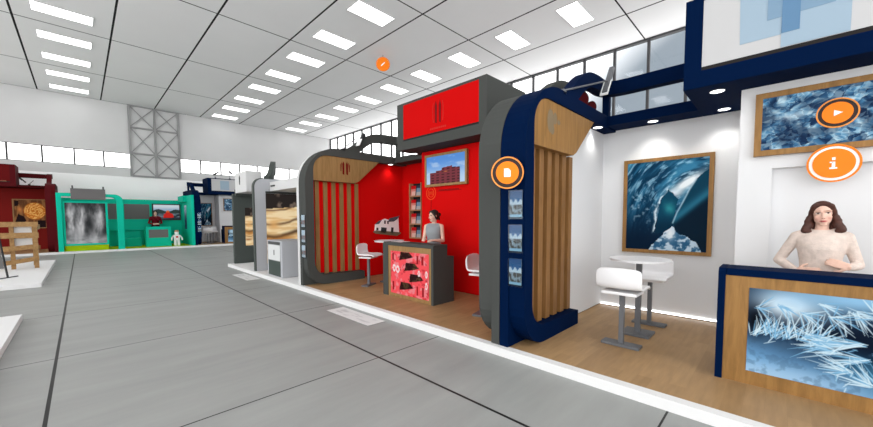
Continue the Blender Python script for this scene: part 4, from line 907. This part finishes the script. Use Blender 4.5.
    for s in (-1, 1):
        H += [('c', hp((s*.012, -.052, .108)), .018, hp((s*.058, -.045, .085)), .020), ('c', hp((s*.058, -.045, .085)), .020, hp((s*.078, -.018, .03)), .018), ('c', hp((s*.078, -.018, .03)), .018, hp((s*.082, .0, -.03)), .02)]
        if hair == 'long':
            pts = [(s*.085, .0, -.03), (s*.096, -.005, -.065), (s*.094, -.018, -.095), (s*.112, -.028, -.125), (s*.122, -.032, -.148)]
            for (a0, b0), r in zip(zip(pts, pts[1:]), (.03, .032, .036, .034)): H.append(('c', hp(a0), r, hp(b0), r-.003))
            H += [('c', hp((s*.114, -.03, -.152)), .03, hp((s*.088, -.03, -.162)), .02), ('c', hp((s*.06, .05, -.06)), .04, hp((s*.075, .045, -.17)), .035)]
    if hair == 'bun': H += [('e', hp((0, .135, .02)), (.04, .038, .045), head_rot), ('c', hp((0, .1, -.02)), .035, hp((0, .135, -.09)), .016)]
    if hair == 'long': H += [('e', hp((0, .06, -.08)), (.075, .05, .11), head_rot)]
    add('hair', blob_mesh(H, .007, 2), hair_mat)
    return t
person('woman in a cream knit sweater with long brown hair, one hand on her hip', FB, (2.668, 1.52, .1), 0,
       {'R': (-.165, .005, 1.36), 'L': (.165, .005, 1.36)}, {'R': (-.288, .03, 1.11), 'L': (.245, .02, 1.10)}, {'R': (-.155, -.115, 1.02), 'L': (.178, -.135, 1.09)},
       {'R': ((1, -.25, .12), (.2, 1, 0), 1, .35), 'L': ((-1, -.15, .35), (0, 1, -.2), 1, .5)}, M_['sweater'], M_['hair'], 'long', True, RY(-3) @ RX(2), scale=.995)
person('woman in a sleeveless grey top with tied dark hair behind the red counter', FR, (2.80, 1.55, .1), math.radians(20),
       {'R': (-.172, .005, 1.365), 'L': (.172, .005, 1.365)}, {'R': (-.20, -.06, 1.09), 'L': (.215, -.02, 1.08)}, {'R': (-.09, -.27, 1.115), 'L': (.12, -.25, 1.10)},
       {'R': ((.35, -1, 0), (.3, 0, -1), 1, .5), 'L': ((-.4, -1, 0), (-.3, 0, -1), -1, .5)}, M_['gtop'], M_['hair2'], 'bun', False, RZ(-34) @ RX(6), voxel=.007)
person('person in a dark red patterned top behind the turquoise counter', FT, (3.80, 2.25, .1), 0,
       {'R': (-.178, .005, 1.365), 'L': (.178, .005, 1.365)}, {'R': (-.25, .03, 1.10), 'L': (.25, .03, 1.10)}, {'R': (-.12, -.16, 1.03), 'L': (.12, -.17, 1.06)},
       {'R': ((1, -.2, 0), (0, 1, 0), 1, .5), 'L': ((-1, -.2, 0), (0, 1, 0), 1, .5)}, M_['dred'], M_['hair2'], 'short', True, I3, voxel=.011, scale=1.16)
# ================================================================== light, sky, camera
w = bpy.data.worlds.new('World'); S.world = w; w.use_nodes = True; nt = w.node_tree; bg = nt.nodes['Background']
tc = nt.nodes.new('ShaderNodeTexCoord'); dt = nt.nodes.new('ShaderNodeVectorMath'); dt.operation = 'DOT_PRODUCT'
az = math.radians(92); dt.inputs[1].default_value = (math.sin(az), math.cos(az), 0); nt.links.new(tc.outputs['Generated'], dt.inputs[0])
rp = nt.nodes.new('ShaderNodeValToRGB'); e = rp.color_ramp.elements; e[0].position = .80; e[0].color = (1.0, 1.0, 1.0, 1); e[1].position = .90; e[1].color = (.105, .125, .145, 1)
nt.links.new(dt.outputs['Value'], rp.inputs['Fac']); nt.links.new(rp.outputs['Color'], bg.inputs['Color']); bg.inputs['Strength'].default_value = 3.4
cd = bpy.data.cameras.new('camera'); cam = bpy.data.objects.new('camera', cd); COL.objects.link(cam); S.camera = cam
f, cx, cy, yaw, pit, rol = 348.83, 436.5, 236.33, .793996, -.0541391, -.0025228
fw = Vector((math.sin(yaw)*math.cos(pit), math.cos(yaw)*math.cos(pit), math.sin(pit))); rt = Vector((math.cos(yaw), -math.sin(yaw), 0)); up = rt.cross(fw)
r2 = rt*math.cos(rol)+up*math.sin(rol); u2 = -rt*math.sin(rol)+up*math.cos(rol)
cam.matrix_world = Matrix(((r2.x, u2.x, -fw.x, 0), (r2.y, u2.y, -fw.y, 0), (r2.z, u2.z, -fw.z, 1.65), (0, 0, 0, 1)))
cd.sensor_fit = 'HORIZONTAL'; cd.sensor_width = 36; cd.lens = 36*f/873; cd.shift_x = 0; cd.shift_y = (cy-213.5)/873; cd.clip_start = .05; cd.clip_end = 200
v = S.view_settings; v.view_transform = 'Standard'; v.look = 'None'; v.gamma = 1; v.use_curve_mapping = False; v.exposure = -0.08
